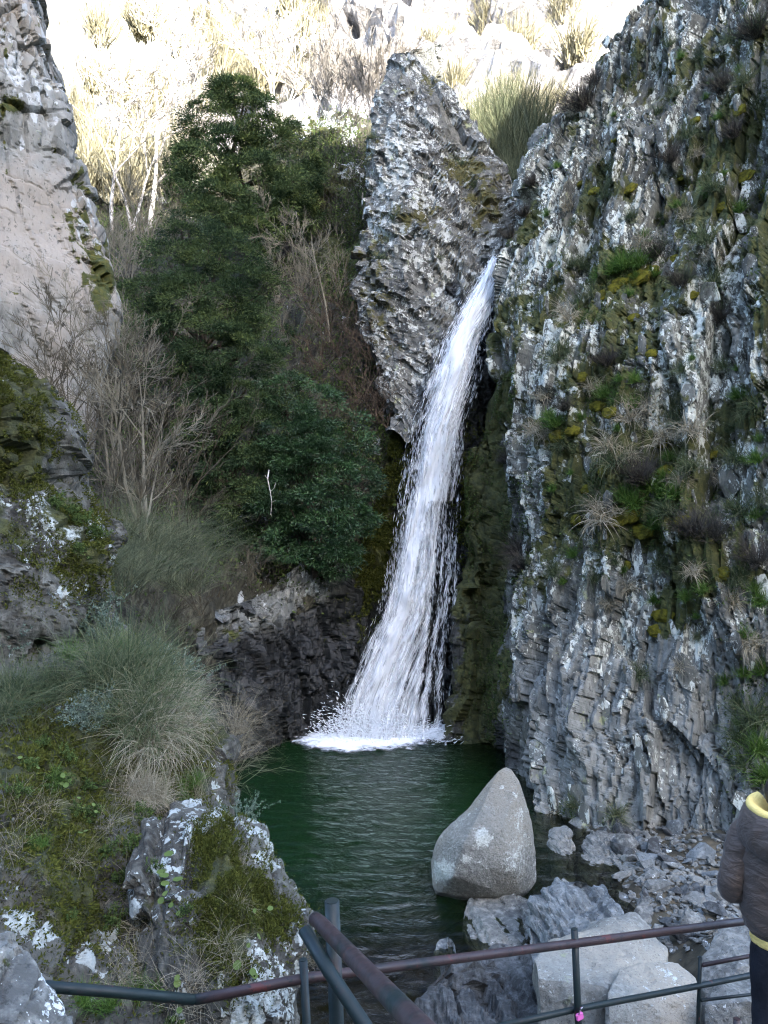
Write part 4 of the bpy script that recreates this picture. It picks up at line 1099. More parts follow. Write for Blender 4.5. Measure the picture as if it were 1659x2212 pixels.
def tubes(segs, sides=3, cap=False):
    """segs rows: x0 y0 z0 x1 y1 z1 r0 r1"""
    S = np.asarray(segs, float)
    P0, P1, r0, r1 = S[:, :3], S[:, 3:6], S[:, 6], S[:, 7]
    D = P1 - P0
    D /= np.linalg.norm(D, axis=1, keepdims=True) + 1e-9
    ref = np.where(np.abs(D[:, 2:3]) > .9, np.array([[1., 0, 0]]), np.array([[0, 0, 1.]]))
    A = np.cross(D, ref)
    A /= np.linalg.norm(A, axis=1, keepdims=True) + 1e-9
    B = np.cross(D, A)
    n = len(S)
    V = np.zeros((n, 2 * sides, 3))
    for k in range(sides):
        th = 2 * np.pi * k / sides
        o = A * math.cos(th) + B * math.sin(th)
        V[:, k] = P0 + o * r0[:, None]
        V[:, sides + k] = P1 + o * r1[:, None]
    f = np.array([[k, (k + 1) % sides, sides + (k + 1) % sides, sides + k] for k in range(sides)])
    F = f[None] + (np.arange(n) * 2 * sides)[:, None, None]
    return V.reshape(-1, 3), F.reshape(-1, 4)

def grow(r, base, direc, L, rad, levels, nseg=4, kids=(3, 5), spread=.7, shrink=.55, wob=.18, up=.12, rmin=.002, tip=.35, out=None, first=.25):
    """recursive bare branches"""
    out = [] if out is None else out
    p = Vector(base)
    d = Vector(direc).normalized()
    pts = [(p.copy(), d.copy(), rad)]
    for k in range(nseg):
        d = (d + Vector((r.gauss(0, wob), r.gauss(0, wob), r.gauss(0, wob) + up))).normalized()
        q = p + d * (L / nseg)
        ra = max(rmin, rad * (1 - (1 - tip) * k / nseg))
        rb = max(rmin, rad * (1 - (1 - tip) * (k + 1) / nseg))
        out.append((*p, *q, ra, rb))
        p = q
        pts.append((p.copy(), d.copy(), rb))
    if levels > 0:
        for _ in range(r.randint(*kids)):
            t_ = r.uniform(first, 1) * nseg
            i = min(int(t_), nseg - 1)
            pp = pts[i][0].lerp(pts[i + 1][0], t_ - i)
            dd = pts[i][1]
            ax = Vector((r.gauss(0, 1), r.gauss(0, 1), r.gauss(0, 1)))
            nd = (dd + (ax - dd * ax.dot(dd)).normalized() * spread * r.uniform(.6, 1.3)).normalized()
            grow(r, pp, nd, L * shrink * r.uniform(.7, 1.2), max(rmin, pts[i][2] * .62), levels - 1, max(2, nseg - 1), kids, spread, shrink, wob, up, rmin, tip, out, .15)
    return out

def seg_mesh(name, segs, mat, thick=None):
    S = np.asarray(segs, float)
    big = S[:, 6] > (thick or .02)
    Vs, Fs, o = [], [], 0
    for m, sd in ((big, 6), (~big, 3)):
        if m.any():
            V, F = tubes(S[m], sd)
            Vs.append(V); Fs.append(F + o); o += len(V)
    me = mesh_from(name, np.concatenate(Vs), np.concatenate(Fs))
    me.materials.append(mat)
    return me

# ---- evergreen trees
def evergreen(name, label, base, lobes, mat, seed, spray=(.09, .17), wid=(.035, .06), clump=.30, per=70, group=None):
    """lobes: (px, py, radius px, D, squash)"""
    r = np.random.default_rng(seed)
    rr = random.Random(seed)
    root = obj(name, None, loc=base)
    tag(root, label, 'tree', group)
    Ps, Ds, Ts = [], [], []
    ctrs = []
    for (lx, ly, lr, D, sq) in lobes:
        c = np.array(unp(lx, ly, D))
        R_ = lr / FOC * D
        ctrs.append((c, R_))
        ncl = int(3.9 * (R_ / clump) ** 2) + 4
        dirs = r.normal(size=(ncl, 3))
        dirs /= np.linalg.norm(dirs, axis=1, keepdims=True)
        dirs[:, 1] = np.where(dirs[:, 1] > .35, -dirs[:, 1], dirs[:, 1])       # few on the far side
        sc = r.uniform(.70, 1.15, ncl)
        cc = c + dirs * R_ * sc[:, None] * np.array([1, sq, 1.0])
        tn = r.random(ncl) ** 1.3 * .75 + .05
        rad = clump * r.uniform(.6, 1.35, ncl)
        for k in range(ncl):
            m = int(per * r.uniform(.6, 1.3))
            d = r.normal(size=(m, 3))
            d /= np.linalg.norm(d, axis=1, keepdims=True)
            d = d * .8 + dirs[k] * .75 + np.array([0, 0, .12])
            d /= np.linalg.norm(d, axis=1, keepdims=True)
            Ps.append(cc[k] + d * (rad[k] * r.uniform(.15, 1.0, m) ** .6)[:, None] * np.array([1.35, 1.1, .6]))
            Ds.append(d + r.normal(0, .45, (m, 3)) + np.array([0, 0, -.25]))
            Ts.append(np.clip(tn[k] + r.normal(0, .14, m) + .15 * (r.random(m) > .9), 0, 1))
    P, Dr, T = np.concatenate(Ps), np.concatenate(Ds), np.concatenate(Ts)
    V, F, tone = leaves(P, Dr, r.uniform(*spray, len(P)), r.uniform(*wid, len(P)), T, r)
    child_mesh('crown', mesh_from('crown', V, F, {'tone': tone}), mat, root)
    segs = []
    b = Vector(base)
    top = max(ctrs, key=lambda q: q[0][2])[0]
    prev = b
    for k in range(1, 9):
        q = b.lerp(Vector(top), k / 8) + Vector((rr.gauss(0, .06), rr.gauss(0, .06), 0))
        segs.append((*prev, *q, .17 * (1 - k / 10), .17 * (1 - (k + 1) / 10)))
        prev = q
    for c, R_ in ctrs:
        t_ = max(.05, min(.9, (c[2] - b.z) / max(.1, top[2] - b.z) - .15))
        s = b.lerp(Vector(top), t_)
        for e in range(3):
            tgt = Vector(c) + Vector((rr.gauss(0, R_ * .4), rr.gauss(0, R_ * .3), rr.gauss(0, R_ * .4)))
            m = s.lerp(tgt, .5) + Vector((0, 0, -.1))
            segs += [(*s, *m, .055, .035), (*m, *tgt, .035, .012)]
    child_mesh('trunk', seg_mesh('trunk', segs, M['bark'], .0), None, root)
    return root

evergreen('yew_tree', 'dark yew tree standing highest on the slope with a pointed crown', unp(540, 545, 24.4),
          [(505, 225, 42, 24, .8), (470, 290, 62, 24, .8), (545, 290, 66, 24, .8), (430, 360, 48, 23.6, .8), (500, 380, 95, 23.4, .7), (600, 345, 62, 24, .8), (640, 400, 42, 24.2, .8), (560, 440, 88, 23.2, .7),
           (470, 470, 65, 22.6, .7), (625, 465, 45, 23.4, .7), (530, 520, 60, 22.4, .7), (640, 300, 26, 24.6, .8), (410, 410, 32, 23, .8), (500, 195, 20, 24, .8)], M['yew'], 611, (.09, .17), (.018, .032), .34, 210)
evergreen('yew_tree', 'broad dark yew tree in the middle of the slope, largest of the evergreens', unp(500, 1240, 16.6),
          [(405, 490, 34, 19.2, .8), (390, 560, 62, 19, .8), (470, 585, 70, 18.8, .8), (350, 640, 52, 18.8, .8), (520, 650, 75, 18.5, .7), (430, 690, 90, 18.2, .7), (360, 740, 60, 18, .7), (560, 720, 60, 18.2, .7), (590, 620, 30, 18.6, .8),
           (480, 790, 90, 17.6, .7), (560, 830, 75, 17.4, .7), (400, 830, 62, 17.6, .7), (500, 900, 88, 17.2, .7), (575, 930, 70, 17, .7), (450, 960, 60, 17.2, .7), (520, 1010, 82, 16.8, .7), (560, 1090, 70, 16.6, .7), (490, 1110, 66, 16.7, .7),
           (520, 1180, 55, 16.4, .7), (470, 1190, 35, 16.4, .7), (300, 650, 26, 18.6, .8), (330, 690, 34, 18.4, .8)], M['yew'], 612, (.07, .14), (.013, .025), .30, 190)
evergreen('holly_tree', 'low deep-green holly spreading beside the waterfall', unp(690, 1250, 16.4),
          [(670, 880, 50, 17.0, .8), (640, 950, 66, 16.8, .7), (715, 960, 62, 16.9, .7), (680, 1040, 80, 16.5, .7), (750, 1050, 46, 16.7, .7), (620, 1090, 60, 16.4, .7), (700, 1120, 72, 16.3, .7), (760, 1120, 36, 16.5, .7), (640, 1170, 50, 16.2, .7),
           (720, 1190, 48, 16.2, .7), (740, 1220, 28, 16.2, .7), (610, 850, 40, 17.1, .8)], M['holly'], 613, (.05, .10), (.018, .034), .27, 170)

# ---- bare trees and shrubs
def place(name, me, label, cat, px, py, D, s, rot, group=None, extra=None):
    o = obj(name, me, None, None, unp(px, py, D), (0, 0, rot), (s, s, s))
    tag(o, label, cat, group)
    return o
def bare_tree(name, label, px, py, D, height_px, mat, seed, lean=(0, 0), stems=1, rad=.07, levels=4, kids=(4, 6), spread=.8, rmin=.006, shrink=.5):
    r = random.Random(seed)
    root = obj(name, None, loc=unp(px, py, D))
    tag(root, label, 'tree')
    L = height_px / FOC * D
    tr, tw = [], []
    for s in range(stems):
        sg = grow(r, (0, 0, 0), (lean[0] + r.gauss(0, .12) * (stems > 1), lean[1] + r.gauss(0, .12) * (stems > 1), 1), L * r.uniform(.8, 1), rad * r.uniform(.7, 1), levels, 9, kids, spread, shrink, .07, .05, rmin, .12)
        for q in sg:
            (tr if q[6] > rad * .45 else tw).append(q)
    obj('trunk', seg_mesh('trunk', tr, mat, .0), None, root)
    obj('crown', seg_mesh('crown', tw, mat), None, root)
    return root
bare_tree('birch_tree', 'tall bare birch with white trunk, sunlit above the left slope', 325, 520, 28.5, 500, M['birch'], 31, (-.02, 0), 1, .11, 4, (5, 7), .75, .011)
bare_tree('birch_tree', 'slender bare birch with a leaning white trunk next to the pale cliff', 243, 500, 26.5, 330, M['birch'], 32, (.03, 0), 1, .075, 4, (4, 6), .8, .010)
bare_tree('birch_tree', 'bare birch with two stems between the yew and the slender birch', 285, 500, 27.0, 300, M['birch'], 33, (.08, 0), 2, .07, 4, (4, 5), .8, .010)
bare_tree('birch_tree', 'bare pale tree with several thin stems right of the topmost yew', 598, 300, 28, 280, M['birch'], 34, (0, 0), 3, .055, 4, (4, 6), .55, .010)
bare_tree('bare_sapling', 'leafless sapling with a thin grey trunk left of the pinnacle foot', 712, 740, 19.2, 300, M['twig'], 35, (-.03, 0), 1, .035, 4, (4, 6), .8, .005)
bare_tree('bare_sapling', 'leafless grey sapling against the smooth pale cliff', 100, 900, 9.3, 190, M['twig_dark'], 36, (.1, 0), 3, .018, 4, (3, 5), .6, .0026)
bare_tree('bare_tree', 'crooked leafless tree leaning over the gully in front of the yews', 330, 1240, 11.0, 480, M['twig'], 37, (-.25, 0), 2, .045, 4, (4, 5), .8, .0030)
bare_tree('bare_tree', 'leafless grey tree with a forked stem behind the mossy crag', 235, 1060, 11.5, 330, M['twig'], 38, (.12, 0), 3, .035, 4, (3, 5), .8, .0030)

r = random.Random(3)
def shrub_mesh(seed, mat, stems=9, L=1.0, levels=3, spread=.55, tilt=.5, rad=.012, rmin=.003, kids=(3, 5), up=.06, shrink=.55, name='twigs'):
    q = random.Random(seed)
    sg = []
    for _ in range(stems):
        a_ = q.uniform(0, 6.283)
        grow(q, (q.gauss(0, .05), q.gauss(0, .05), 0), (math.cos(a_) * tilt * q.random(), math.sin(a_) * tilt * q.random(), 1), L * q.uniform(.6, 1), rad, levels, 4, kids, spread, shrink, .12, up, rmin, .3, sg)
    return seg_mesh(name, sg, mat)
TW = [shrub_mesh(700 + k, M['twig'], 7, 1, 3, .6, .8, .010, .0030, (2, 4)) for k in range(3)]
TWD = [shrub_mesh(710 + k, M['twig_dark'], 8, 1, 3, .6, 1.0, .010, .0026, (2, 4)) for k in range(3)]
TWR = [shrub_mesh(720 + k, M['twig_red'], 9, 1, 3, .7, 1.4, .008, .003, (2, 4), -.04) for k in range(3)]
def shrubs(meshes, lst, name, label, group):
    for (px_, py_, D, s) in lst:
        place(name, meshes[r.randrange(len(meshes))], label, 'shrub', px_, py_, D, s, r.uniform(0, 6.3), group)
shrubs(TW, [(280, 640, 20, 1.7), (250, 600, 21, 1.5), (320, 560, 22, 1.8), (370, 520, 23, 1.7), (300, 500, 24, 1.6), (225, 560, 22, 1.3), (345, 480, 24.5, 1.5)], 'bare_shrub', 'grey leafless shrub between the pale cliff and the yews', 'bare shrubs by the pale cliff')
shrubs(TW, [(600, 650, 20, 1.2), (650, 640, 20.3, 1.2), (670, 690, 19.5, 1.2), (610, 730, 19, 1.0), (735, 640, 20, 1.1)], 'bare_shrub', 'grey leafless shrub around the sapling left of the pinnacle', 'bare shrubs by the sapling')
shrubs(TWR, [(690, 800, 18.6, 1.2), (740, 820, 18.4, 1.3), (780, 860, 18.0, 1.2), (720, 760, 18.8, 1.3), (810, 900, 17.7, 1.1), (760, 920, 17.8, 1.1), (840, 930, 17.5, .9), (690, 700, 19.5, 1.2), (800, 780, 18.5, 1.0), (760, 730, 19.3, 1.1)],
       'bramble_bush', 'tangled reddish-brown bramble between the holly and the waterfall', 'brambles beside the fall')
shrubs(TWD, [(180, 1000, 11.5, 1.5), (260, 960, 12.5, 1.6), (330, 1000, 13, 1.7), (390, 1080, 13.5, 1.5), (230, 1120, 10.8, 1.3), (310, 1150, 11.5, 1.5), (400, 1180, 12.5, 1.4), (150, 900, 11.8, 1.2), (280, 860, 13.5, 1.5)],
       'bare_shrub', 'dark leafless shrub in the gully left of the yews', 'bare shrubs in the gully')
shrubs(TWD, [(480, 1290, 14.4, .8), (430, 1330, 13.8, .8), (540, 1270, 14.9, .7), (400, 1390, 13.2, .8), (560, 1240, 15.3, .6), (350, 1380, 12, .9)],
       'bare_shrub', 'low dark brushwood above the stones of the low ridge', 'brushwood above the low ridge')
M['twig_pale'] = plain('pale_grey_twigs', (0.27, 0.245, 0.21), .9, .1, var=.4, scale=2, local=False)
RT = [shrub_mesh(740 + k, M['twig_pale'], 9, 1, 3, .4, .9, .008, .0045, (3, 5), .08) for k in range(3)]
shrubs(RT, [(680, 250, 25.5, 1.9), (720, 260, 25, 2.0), (760, 270, 24.5, 2.0), (800, 260, 24, 1.9), (740, 215, 25.5, 1.8), (690, 205, 26.5, 1.6), (820, 220, 24.5, 1.5)],
       'bare_shrub', 'feathery grey leafless shrub left of the pinnacle top', 'bare shrubs beside the pinnacle top')

# broom: fans of straight green-grey stems
def broom_mesh(seed, mat, n=260, L=1.0, tilt=.6, w=.008, droop=.15):
    q = np.random.default_rng(seed)
    a_ = q.uniform(0, 6.283, n)
    tl = tilt * q.random(n) ** .6
    d = np.stack([np.cos(a_) * tl, np.sin(a_) * tl, np.ones(n)], -1)
    d /= np.linalg.norm(d, axis=1, keepdims=True)
    Ln = L * q.uniform(.45, 1, n)
    P0 = np.stack([q.normal(0, .12, n), q.normal(0, .12, n), np.zeros(n)], -1) + d * (Ln * q.uniform(0, .35, n))[:, None]
    segs, tone = [], []
    prev, dirv = P0, d
    for k in range(3):
        nd = dirv + q.normal(0, .08, (n, 3)) + np.array([0, 0, -droop * k])
        nd /= np.linalg.norm(nd, axis=1, keepdims=True)
        nx = prev + nd * (Ln / 3)[:, None]
        rr0, rr1 = w * (1 - k / 3.4), w * (1 - (k + 1) / 3.4)
        segs.append(np.concatenate([prev, nx, np.full((n, 1), rr0), np.full((n, 1), rr1)], 1))
        for e in range(2):                                               # side sprigs
            sd_ = nd + q.normal(0, .35, (n, 3))
            sd_ /= np.linalg.norm(sd_, axis=1, keepdims=True)
            segs.append(np.concatenate([nx, nx + sd_ * (Ln * .22)[:, None], np.full((n, 1), rr1 * .8), np.full((n, 1), rr1 * .4)], 1))
        prev, dirv = nx, nd
    S = np.concatenate(segs)
    V, F = tubes(S, 3)
    me = mesh_from('broom', V, F, {'tone': np.repeat(q.random(len(S)), 6)})
    me.materials.append(mat)
    return me
BR = [broom_mesh(800 + k, M['broom'], 240, 1, .8, .007, .1) for k in range(3)]
BRN = [broom_mesh(805 + k, M['broom'], 170, 1, 1.5, .0032, .30) for k in range(2)]
BRH = [broom_mesh(810 + k, M['scrub'], 150, 1, .7, .02, .05) for k in range(3)]
HTH = [broom_mesh(820 + k, M['heather'], 150, 1, 1.1, .012, .05) for k in range(3)]
shrubs(BR, [(1080, 400, 27, 2.6), (1120, 400, 26.5, 2.8), (1150, 420, 26, 2.4), (1060, 340, 28, 2.4), (1110, 340, 28, 2.6), (1160, 350, 27.5, 2.4), (1100, 460, 25, 2.0), (1140, 470, 24.5, 1.8)],
       'broom_bush', 'dense grey-green broom in the gap right of the pinnacle', 'broom bushes in the gap')
shrubs(BRN, [(260, 1290, 9.2, .95), (330, 1260, 10, 1.1), (400, 1290, 11, 1.0), (300, 1210, 10.4, 1.1), (380, 1200, 11.4, 1.1), (210, 1250, 8.8, .8), (430, 1230, 12, .9), (250, 1180, 10.2, .9)],
       'broom_bush', 'arching grey-green broom in the gully behind the bank', 'broom bushes behind the bank')
hill_px = [(170, 420), (200, 380), (230, 330), (260, 420), (190, 300), (330, 380), (380, 400), (400, 300), (440, 220), (470, 140), (500, 120), (540, 150), (520, 90), (570, 60), (600, 150), (640, 180), (660, 90), (560, 180), (480, 180), (450, 60),
           (980, 180), (1010, 220), (1040, 260), (1070, 300), (1100, 280), (1000, 130), (960, 90), (1050, 200), (1090, 220), (1140, 250), (1180, 240), (1200, 180), (1240, 120), (1270, 90), (1120, 120), (1160, 90), (1060, 60), (1300, 60), (920, 110), (900, 60),
           (840, 20), (730, 20), (690, 60), (640, 30), (1210, 40), (1250, 30), (420, 120), (350, 200), (300, 260), (250, 200), (200, 180), (160, 240), (380, 100), (300, 60), (220, 80)]
shrub_cols = None
for k, (a_, b_) in enumerate(hill_px):
    if k % 2 and a_ > 640 and b_ < 240:
        continue
    kk = float(np.interp(b_, [0, 100, 200, 300, 420], [50, 45, 40, 35, 31]))
    place('scrub_bush', BRH[k % 3], 'sunlit yellowish scrub bush on the far hillside', 'shrub', a_ + r.uniform(-8, 8), b_ + 26, kk, r.uniform(1.6, 2.8), r.uniform(0, 6.3), 'scrub bushes on the hillside')

# ---- grass tufts
def tuft_mesh(seed, mat, n=90, L=.5, w=.008, arch=1.0, spread=.9, segs=4, name='blades'):
    q = np.random.default_rng(seed)
    a_ = q.uniform(0, 6.283, n)
    tl = spread * q.random(n)
    d = np.stack([np.cos(a_) * tl, np.sin(a_) * tl, np.ones(n)], -1)
    d /= np.linalg.norm(d, axis=1, keepdims=True)
    Ln = L * q.uniform(.45, 1, n)
    p = np.stack([q.normal(0, .06 * L / .5, n), q.normal(0, .06 * L / .5, n), np.zeros(n)], -1)
    side = np.cross(d, q.normal(size=(n, 3)))
    side /= np.linalg.norm(side, axis=1, keepdims=True)
    rows = []
    ar = arch * q.uniform(.5, 1.4, n)
    for k in range(segs + 1):
        ww = w * (1 - k / segs) ** .7 * .5
        rows.append(np.stack([p - side * ww, p + side * ww], 1))
        d = d + np.array([0, 0, -1.0]) * (ar / segs)[:, None] + q.normal(0, .05, (n, 3))
        d /= np.linalg.norm(d, axis=1, keepdims=True)
        p = p + d * (Ln / segs)[:, None]
    V = np.stack(rows, 1)                                   # n, segs+1, 2, 3
    m = (segs + 1) * 2
    f = np.array([[2 * k, 2 * k + 1, 2 * k + 3, 2 * k + 2] for k in range(segs)])
    F = (f[None] + (np.arange(n) * m)[:, None, None]).reshape(-1, 4)
    me = mesh_from(name, V.reshape(-1, 3), F, {'tone': np.repeat(q.random(n), m)})
    me.materials.append(mat)
    return me
CT = {'dry': [tuft_mesh(900 + k, M['drygrass'], 140, .54, .011, 2.1, 1.1) for k in range(3)],
      'mix': [tuft_mesh(910 + k, M['mixgrass'], 170, .58, .011, 1.7, 1.1) for k in range(3)],
      'green': [tuft_mesh(920 + k, M['greengrass'], 170, .38, .011, .9, 1.0) for k in range(3)]}
BVH = {}
def bvh(o):
    if o.name not in BVH:
        me = o.data
        n = len(me.polygons)
        co = np.zeros(len(me.vertices) * 3, np.float32)
        me.vertices.foreach_get('co', co)
        li = np.zeros(len(me.loops), np.int32)
        me.loops.foreach_get('vertex_index', li)
        BVH[o.name] = BVHTree.FromPolygons([Vector(c) for c in co.reshape(-1, 3)], li.reshape(-1, 4).tolist())
    return BVH[o.name]
def hit(o, px_, py_):
    d = Vector(unp(px_, py_, 1.0)) - Vector((0, 0, CAM_Z))
    loc, nn, _, _ = bvh(o).ray_cast(Vector((0, 0, CAM_Z)), d.normalized())
    if loc is not None and nn.dot(d) > 0:
        nn = -nn
    return loc, nn
def grid_hit(G, N, PX, PY, px_, py_):
    """nearest surface point of a sheet seen at a picture position"""
    k = np.argmin((PX - px_) ** 2 + (PY - py_) ** 2 + 0.0)
    i, j = np.unravel_index(k, PX.shape)
    return Vector(G[i, j]), Vector(N[i, j])
RPX, RPY = proj(R_GRID[::2, ::2])
RG, RN = R_GRID[::2, ::2], R_NRM[::2, ::2]
PPX, PPY = proj(P_GRID[::2, ::2])
PG, PN = P_GRID[::2, ::2], P_NRM[::2, ::2]
front = np.sum(RN * (np.array([0, 0, CAM_Z]) - RG), axis=2) > 0
RPX = np.where(front, RPX, -9999)
def tuft_at(pt, nn, me, s, name, label, group, cat='grass'):
    z = (Vector((0, 0, 1)) * .75 + nn * .8).normalized()
    q = z.to_track_quat('Z', 'Y')
    o = obj(name, me, None, None, pt + nn * .03, None, (s, s, s))
    o.rotation_euler = (q.to_matrix() @ Euler((0, 0, r.uniform(0, 6.3))).to_matrix()).to_euler()
    tag(o, label, cat, group)
    return o
spots = [(1235, 455, 'dry', 1), (1300, 350, 'dry', 1), (1330, 370, 'mix', 1), (1390, 540, 'dry', 1.2), (1500, 340, 'dry', .9), (1480, 470, 'dry', 1), (1530, 430, 'green', 1.1), (1545, 410, 'mix', 1), (1520, 530, 'mix', 1.2), (1540, 560, 'dry', 1),
         (1350, 580, 'green', 1.3), (1320, 590, 'green', 1.2), (1380, 575, 'green', 1.2), (1300, 605, 'green', 1), (1270, 580, 'mix', 1), (1240, 570, 'mix', 1), (1215, 680, 'dry', 1.1), (1250, 670, 'mix', 1.1), (1280, 640, 'mix', .9), (1230, 690, 'dry', .9),
         (1540, 620, 'mix', 1), (1610, 180, 'mix', 1), (1630, 240, 'mix', 1.1), (1640, 430, 'mix', 1), (1600, 460, 'green', .9), (1420, 250, 'mix', .9), (1460, 210, 'mix', .8), (1240, 250, 'dry', .8), (1310, 430, 'mix', .8), (1490, 300, 'mix', .9),
         (1200, 780, 'mix', 1), (1225, 760, 'mix', .9), (1185, 860, 'dry', .9), (1160, 930, 'dry', 1), (1175, 940, 'dry', .9), (1205, 920, 'green', 1), (1190, 905, 'green', .8), (1220, 960, 'mix', .8), (1340, 870, 'green', 1.1), (1310, 860, 'green', 1), (1370, 880, 'green', 1),
         (1395, 880, 'dry', 1.2), (1360, 910, 'dry', 1.1), (1280, 840, 'dry', .8), (1440, 940, 'dry', 1.1), (1420, 960, 'dry', 1.1), (1470, 920, 'mix', 1), (1510, 930, 'dry', 1), (1530, 910, 'mix', 1), (1320, 970, 'dry', 1.1), (1370, 990, 'dry', 1), (1335, 1000, 'mix', 1),
         (1310, 1120, 'dry', 1.4), (1300, 1100, 'dry', 1), (1400, 1060, 'green', 1.2), (1430, 1080, 'green', 1.2), (1380, 1090, 'green', 1.2), (1350, 1080, 'green', 1), (1460, 1070, 'green', 1), (1440, 1110, 'mix', 1), (1420, 1140, 'green', .9), (1360, 1020, 'mix', .9), (1475, 1040, 'dry', .9),
         (1590, 1000, 'mix', .9), (1560, 1040, 'dry', .9), (1600, 1110, 'mix', 1), (1540, 1130, 'mix', .9), (1430, 1230, 'mix', .9), (1580, 1310, 'dry', 1), (1620, 1390, 'dry', 1.2), (1640, 1300, 'green', 1), (1650, 1450, 'green', 1.1), (1600, 1250, 'mix', .9), (1500, 1240, 'dry', .8),
         (1280, 1250, 'mix', .8), (1310, 1300, 'dry', .9), (1290, 1190, 'mix', .7), (1360, 1270, 'dry', .8), (1420, 1300, 'green', .8), (1630, 1560, 'mix', 1.1), (1640, 1620, 'green', 1.2), (1600, 1600, 'mix', 1), (1650, 1680, 'green', 1.2), (1610, 1660, 'mix', 1), (1590, 1520, 'mix', .8),
         (1600, 860, 'green', .9), (1640, 880, 'mix', 1), (1560, 800, 'mix', .8), (1480, 800, 'mix', .7), (1450, 880, 'mix', .9), (1500, 1010, 'mix', .8), (1200, 1240, 'mix', .7), (1380, 1450, 'mix', .7), (1470, 1440, 'dry', .7), (1250, 1740, 'mix', .9), (1210, 1750, 'dry', .8), (1330, 1770, 'mix', .7),
         (1640, 1000, 'green', .9), (1640, 1080, 'mix', .9), (1550, 260, 'green', .7), (1380, 130, 'mix', .7), (1520, 130, 'mix', .9), (1580, 90, 'mix', .9), (1450, 100, 'mix', .6), (1630, 60, 'mix', .9)]
rt = random.Random(91)
while len(spots) < 170:
    c_ = (rt.uniform(1130, 1655), rt.uniform(40, 1740), rt.choice(['mix', 'green', 'green']), rt.uniform(.4, .75))
    if c_[0] > 1120 + max(0, 560 - c_[1]) * .42 and not (c_[1] > 1330 and c_[0] < 1500):
        spots.append(c_)
NAMES = {'dry': ('tuft of straw-coloured dry grass hanging on the right cliff', 'dry grass tufts on the cliff'),
         'mix': ('tuft of grey-green grass growing on the right cliff', 'grey-green grass tufts on the cliff'),
         'green': ('tuft of fresh green grass on a ledge of the right cliff', 'green grass tufts on the cliff')}
for (a_, b_, kd, s) in spots:
    pt, nn = grid_hit(RG, RN, RPX, RPY, a_, b_)
    tuft_at(pt, nn, CT[kd][r.randrange(3)], s * r.uniform(.8, 1.05), 'grass_tuft', *NAMES[kd])
# dull heather-like bushes on the cliff
for (a_, b_, s) in [(1265, 245, .9), (1240, 255, .7), (1420, 560, .5), (1130, 470, .5), (1110, 520, .45), (1150, 400, .4), (1320, 790, .5), (1230, 890, .4), (1110, 1000, .5), (1125, 1200, .55), (1130, 1230, .5), (1380, 1040, .6), (1400, 1050, .5), (1500, 1160, .6), (1540, 1170, .6),
                    (1450, 360, .5), (1560, 200, .6), (1640, 90, .7), (1600, 300, .5), (1470, 620, .5), (1560, 700, .5), (1130, 960, .4), (1640, 1220, .6), (1290, 190, .5)]:
    pt, nn = grid_hit(RG, RN, RPX, RPY, a_, b_)
    tuft_at(pt, nn, HTH[r.randrange(3)], s * .8, 'heather_bush', 'dull grey-brown dwarf shrub rooted in the right cliff', 'dwarf shrubs on the cliff', 'shrub')
for (a_, b_, kd, s) in [(800, 300, 'mix', .9), (850, 470, 'mix', .9), (930, 470, 'dry', .8), (1000, 360, 'mix', .9), (1050, 440, 'dry', .9), (1030, 400, 'mix', .8), (960, 240, 'mix', .7), (900, 330, 'mix', .7), (820, 560, 'mix', 1), (800, 640, 'dry', .9), (840, 690, 'mix', .8), (1070, 420, 'dry', 1), (1060, 480, 'dry', 1), (985, 330, 'green', .8), (940, 560, 'mix', .7)]:
    pt, nn = grid_hit(PG, PN, PPX, PPY, a_, b_)
    tuft_at(pt, nn, CT[kd][r.randrange(3)], s, 'grass_tuft', 'small tuft of grass on the rock pinnacle', 'grass tufts on the pinnacle')

# leafy cover on the mossy ledges of the cliff: nobody could count it
rg = np.random.default_rng(17)
mm = np.clip(blobs(RPX, RPY, [(1350, 590, 75, 32, 1), (1255, 675, 60, 25, .8), (1330, 870, 90, 40, .8), (1205, 935, 60, 28, .8), (1400, 1040, 110, 60, .8), (1370, 1130, 90, 50, .9), (1035, 1080, 36, 130, 1.3), (1060, 1450, 40, 140, .8), (1095, 860, 25, 50, 1.2),
                                (1640, 1600, 60, 130, .9), (1130, 1120, 30, 120, .6), (1590, 1220, 50, 100, .4), (1640, 470, 40, 60, .5), (1250, 1760, 60, 20, .6)]), 0, 1) * front
w = (mm * (perlin(RG * 2.5, 5) > -.05)).ravel()
w = w + .10 * ((perlin(RG * 1.3, 15) > .12) * front * (RPY < 1350)).ravel()
idx = rg.choice(w.size, 24000, p=w / w.sum())
Pq, Nq = RG.reshape(-1, 3)[idx], RN.reshape(-1, 3)[idx]
Pq = Pq + rg.normal(0, .02, Pq.shape)
V, F, tone = leaves(Pq, Nq * .8 + rg.normal(0, .6, Pq.shape) + np.array([0, 0, .15]), rg.uniform(.025, .075, len(Pq)), rg.uniform(.012, .03, len(Pq)), rg.random(len(Pq)), rg)
tag(obj('ledge_foliage', mesh_from('ledge_foliage', V, F, {'tone': tone}), M['leaf']), 'low green leaves and moss on the ledges of the right cliff', 'foliage', None, 'stuff')
